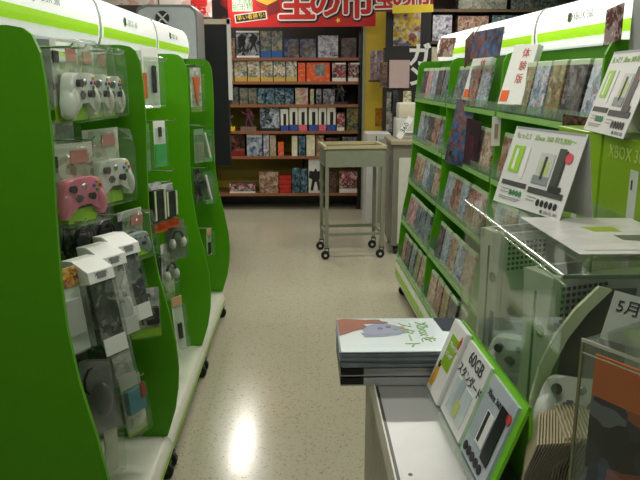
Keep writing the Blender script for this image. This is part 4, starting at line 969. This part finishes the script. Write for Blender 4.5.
for k in range(5):
    o = MB().box(0, .028, 0, .15, 0, .30).build('comic_book', art('comic_%d' % (k % 2), [[(150, 110, 120), (190, 180, 180), (90, 70, 90)], [(200, 196, 190), (120, 110, 120), (160, 120, 120)]][k % 2], 30))
    pp = at(371+k*3.0, 80, Y=7.4); o.location = (pp.x, 7.4, pp.z); tag(o, 'thin pinkish comic book, %s from the left in the row beside the yellow column' % ORD[k], 'book', 'comic books beside the yellow column')
MAGL = ['grey magazine', 'dark magazine', 'pale magazine', 'brown magazine']
for k, (x0, x1, y0, y1, c_) in enumerate(((386, 392, 92, 132, (120, 116, 110)), (391, 398, 90, 112, (60, 60, 64)), (403, 411, 91, 108, (190, 180, 150)), (380, 387, 62, 88, (100, 80, 70)))):
    fs('magazine', MAGL[k] + ' displayed on the front of the black rack', 'magazine', x0, x1, y0, y1, 7.176, art('magazine_%d' % k, [c_, tuple(int(v*.6) for v in c_), tuple(min(255, int(v*1.4)) for v in c_)], 20), .02, 'cover')
pp = at(371, 80, Y=7.4)
t = thing('wall_bracket_shelf', 'small dark shelf holding the row of comic books', 'shelf', (pp.x-.01, 7.38, pp.z-.02)); MB().box(0, .2, 0, .2, 0, .018).build('board', BLACK, t)
fs('poster', 'orange brown pin-up strip low on the yellow column', 'poster', 375, 384, 108, 126, 7.804, art('orange_strip', [(200, 110, 40), (180, 150, 50), (120, 70, 40)], 18))

# right background shelf
t = thing('shelf_unit', 'dark back shelf unit above the right gondola header', 'shelf unit', (1.32, 7.4, 0))
SW = 2.6; RB_ = plain('brown_dark', (64, 50, 38), .6)
MB().box(0, SW, .35, .38, 0, 2.5).build('back_panel', RB_, t)
for z in (.6, 1.1, 1.55, 1.86, 2.18, 2.42): MB().box(0, SW, 0, .35, z-.025, z).build('shelf', plain('shelf_dark', (90, 70, 50), .5), t)
MB().box(-.02, 0, 0, .38, 0, 2.5).build('side_post', BLACK, t)
XS = [(1.34, 1.54, 1.865, .26, 'lilac', 'purple and white picture box above the far right header'), (1.34, 1.52, 1.555, .25, 'cream', 'cream box below the purple and white picture box'),
      (1.6, 1.92, 1.865, .25, 'dolls', 'brown and red box above the far right header'), (1.96, 2.36, 1.865, .26, 'blue', 'blue picture box above the right header'), (2.4, 2.8, 1.865, .24, 'gloom', 'dim box right of the blue picture box'),
      (1.6, 2.1, 2.185, .18, 'tan', 'greenish wrapped box on the high shelf, left'), (2.15, 2.7, 2.185, .2, 'forest', 'greenish wrapped box on the high shelf, right')]
for (x0, x1, z, hh, k, lab) in XS:
    o = thing('toy_box', lab, 'toy box', (x0, 7.42, z), 0, 'boxes on the dark back shelf'); MB().box(0, x1-x0, 0, .2, 0, hh).build('carton', TA[k], o)

# ---------------------------------------------------------------- left background
# console shaped kiosk board
kx0, kx1 = at(136, 30, Y=5.2).x, at(197.5, 30, Y=5.2).x; kt = at(170, 4.5, Y=5.2).z
k = thing('display_kiosk', 'silver white rounded kiosk with a cross emblem behind the left headers', 'kiosk', ((kx0+kx1)/2, 5.2, 0))
hw = (kx1-kx0)/2; poly = [(-hw, 0), (hw*.98, 0), (hw, kt-.07), (hw-.012, kt-.03), (hw-.04, kt-.004), (hw-.08, kt), (-hw+.08, kt), (-hw+.02, kt-.02), (-hw, kt-.07)]
MB().prism(poly, 'y', 0, .35).build('body', plain('kiosk_grey', (120, 128, 126), .4), k, True)
MB().prism([(x*.94, z-.02 if z > .1 else z+.02) for x, z in poly], 'y', -.012, 0).build('front_plate', plain('kiosk_silver', (190, 198, 202), .35), k, True)
ex = at(162.5, 18, Y=5.19); e = MB().disc((ex.x-(kx0+kx1)/2, -.012, ex.z), .05, .006, 24).build('emblem', CHAR, k)
m = MB(); cx, cz = ex.x-(kx0+kx1)/2, ex.z
for s in (-1, 1): m.prism([(cx-s*.035-.006, cz+.033), (cx-s*.035+.01, cz+.036), (cx+s*.035+.006, cz-.033), (cx+s*.035-.01, cz-.036)], 'y', -.0195, -.0185)
m.build('emblem_cross', WHITE, e)
bp = thing('display_board', 'black upright panel beside the far end of the left gondola', 'panel', (at(198, 30, Y=6.4).x, 6.4, 0))
pw = at(226.5, 30, Y=6.4).x - at(198, 30, Y=6.4).x
MB().box(0, pw, 0, .12, at(210, 166, Y=6.4).z, at(210, 25, Y=6.4).z).bevel(.004, 1).build('black_face', plain('panel_black', (20, 24, 25), .4), bp)
MB().box(.0, .06, .02, .1, 0, at(210, 166, Y=6.4).z).build('stand', CHAR, bp)
MB().box(pw+.002, pw+.035, .0, .04, at(228, 100, Y=6.4).z, at(228, 18, Y=6.4).z).build('white_edge', WHITE, bp)
MB().box(-.02, pw+.03, -.0, .06, at(228, 24, Y=6.4).z, at(228, 19, Y=6.4).z).build('cream_top', plain('cream_top', (210, 204, 180), .5), bp)
fb = thing('fascia_board', 'dark board hanging from the ceiling behind the wall posters at the upper left', 'board', (-3.9, 7.46, 1.98))
MB().box(0, 3.02, 0, .03, 0, .82).build('board', plain('fascia_dark', (70, 60, 50), .6), fb)
f1, w, h = fs('poster', 'white poster with red figures above the kiosk', 'poster', 160, 212, -12, 17, 7.455, art('red_white_poster', [(222, 216, 206), (226, 222, 214), (220, 214, 206), (190, 40, 40), (228, 224, 216)], 7))
text('宝', .18, RED, f1, w*.76, -.004, h*.3, align='CENTER', bold=.01)
fs('poster', 'white poster with red marks above the left headers', 'poster', 60, 158, -14, 5, 7.455, art('white_poster_b', [(214, 208, 196), (200, 190, 160), (190, 60, 50), (222, 218, 208), (216, 210, 200)], 8))
fs('poster', 'black and red poster strip left of the red banner', 'poster', 213, 228, -12, 19, 7.455, art('black_strip', [(20, 16, 16), (24, 18, 18), (28, 20, 20), (120, 24, 24)], 6))

# ---------------------------------------------------------------- world and colour
wd = bpy.data.worlds.new('world'); sc.world = wd; wd.use_nodes = True
bg = wd.node_tree.nodes['Background']; bg.inputs[0].default_value = (.85, .92, 1, 1); bg.inputs[1].default_value = .12
vs = sc.view_settings; vs.view_transform = 'Standard'; vs.look = 'None'; vs.gamma = 1; vs.use_curve_mapping = False; vs.exposure = .2
sc.cycles.transparent_max_bounces = 24
sc.cycles.sample_clamp_indirect = 4
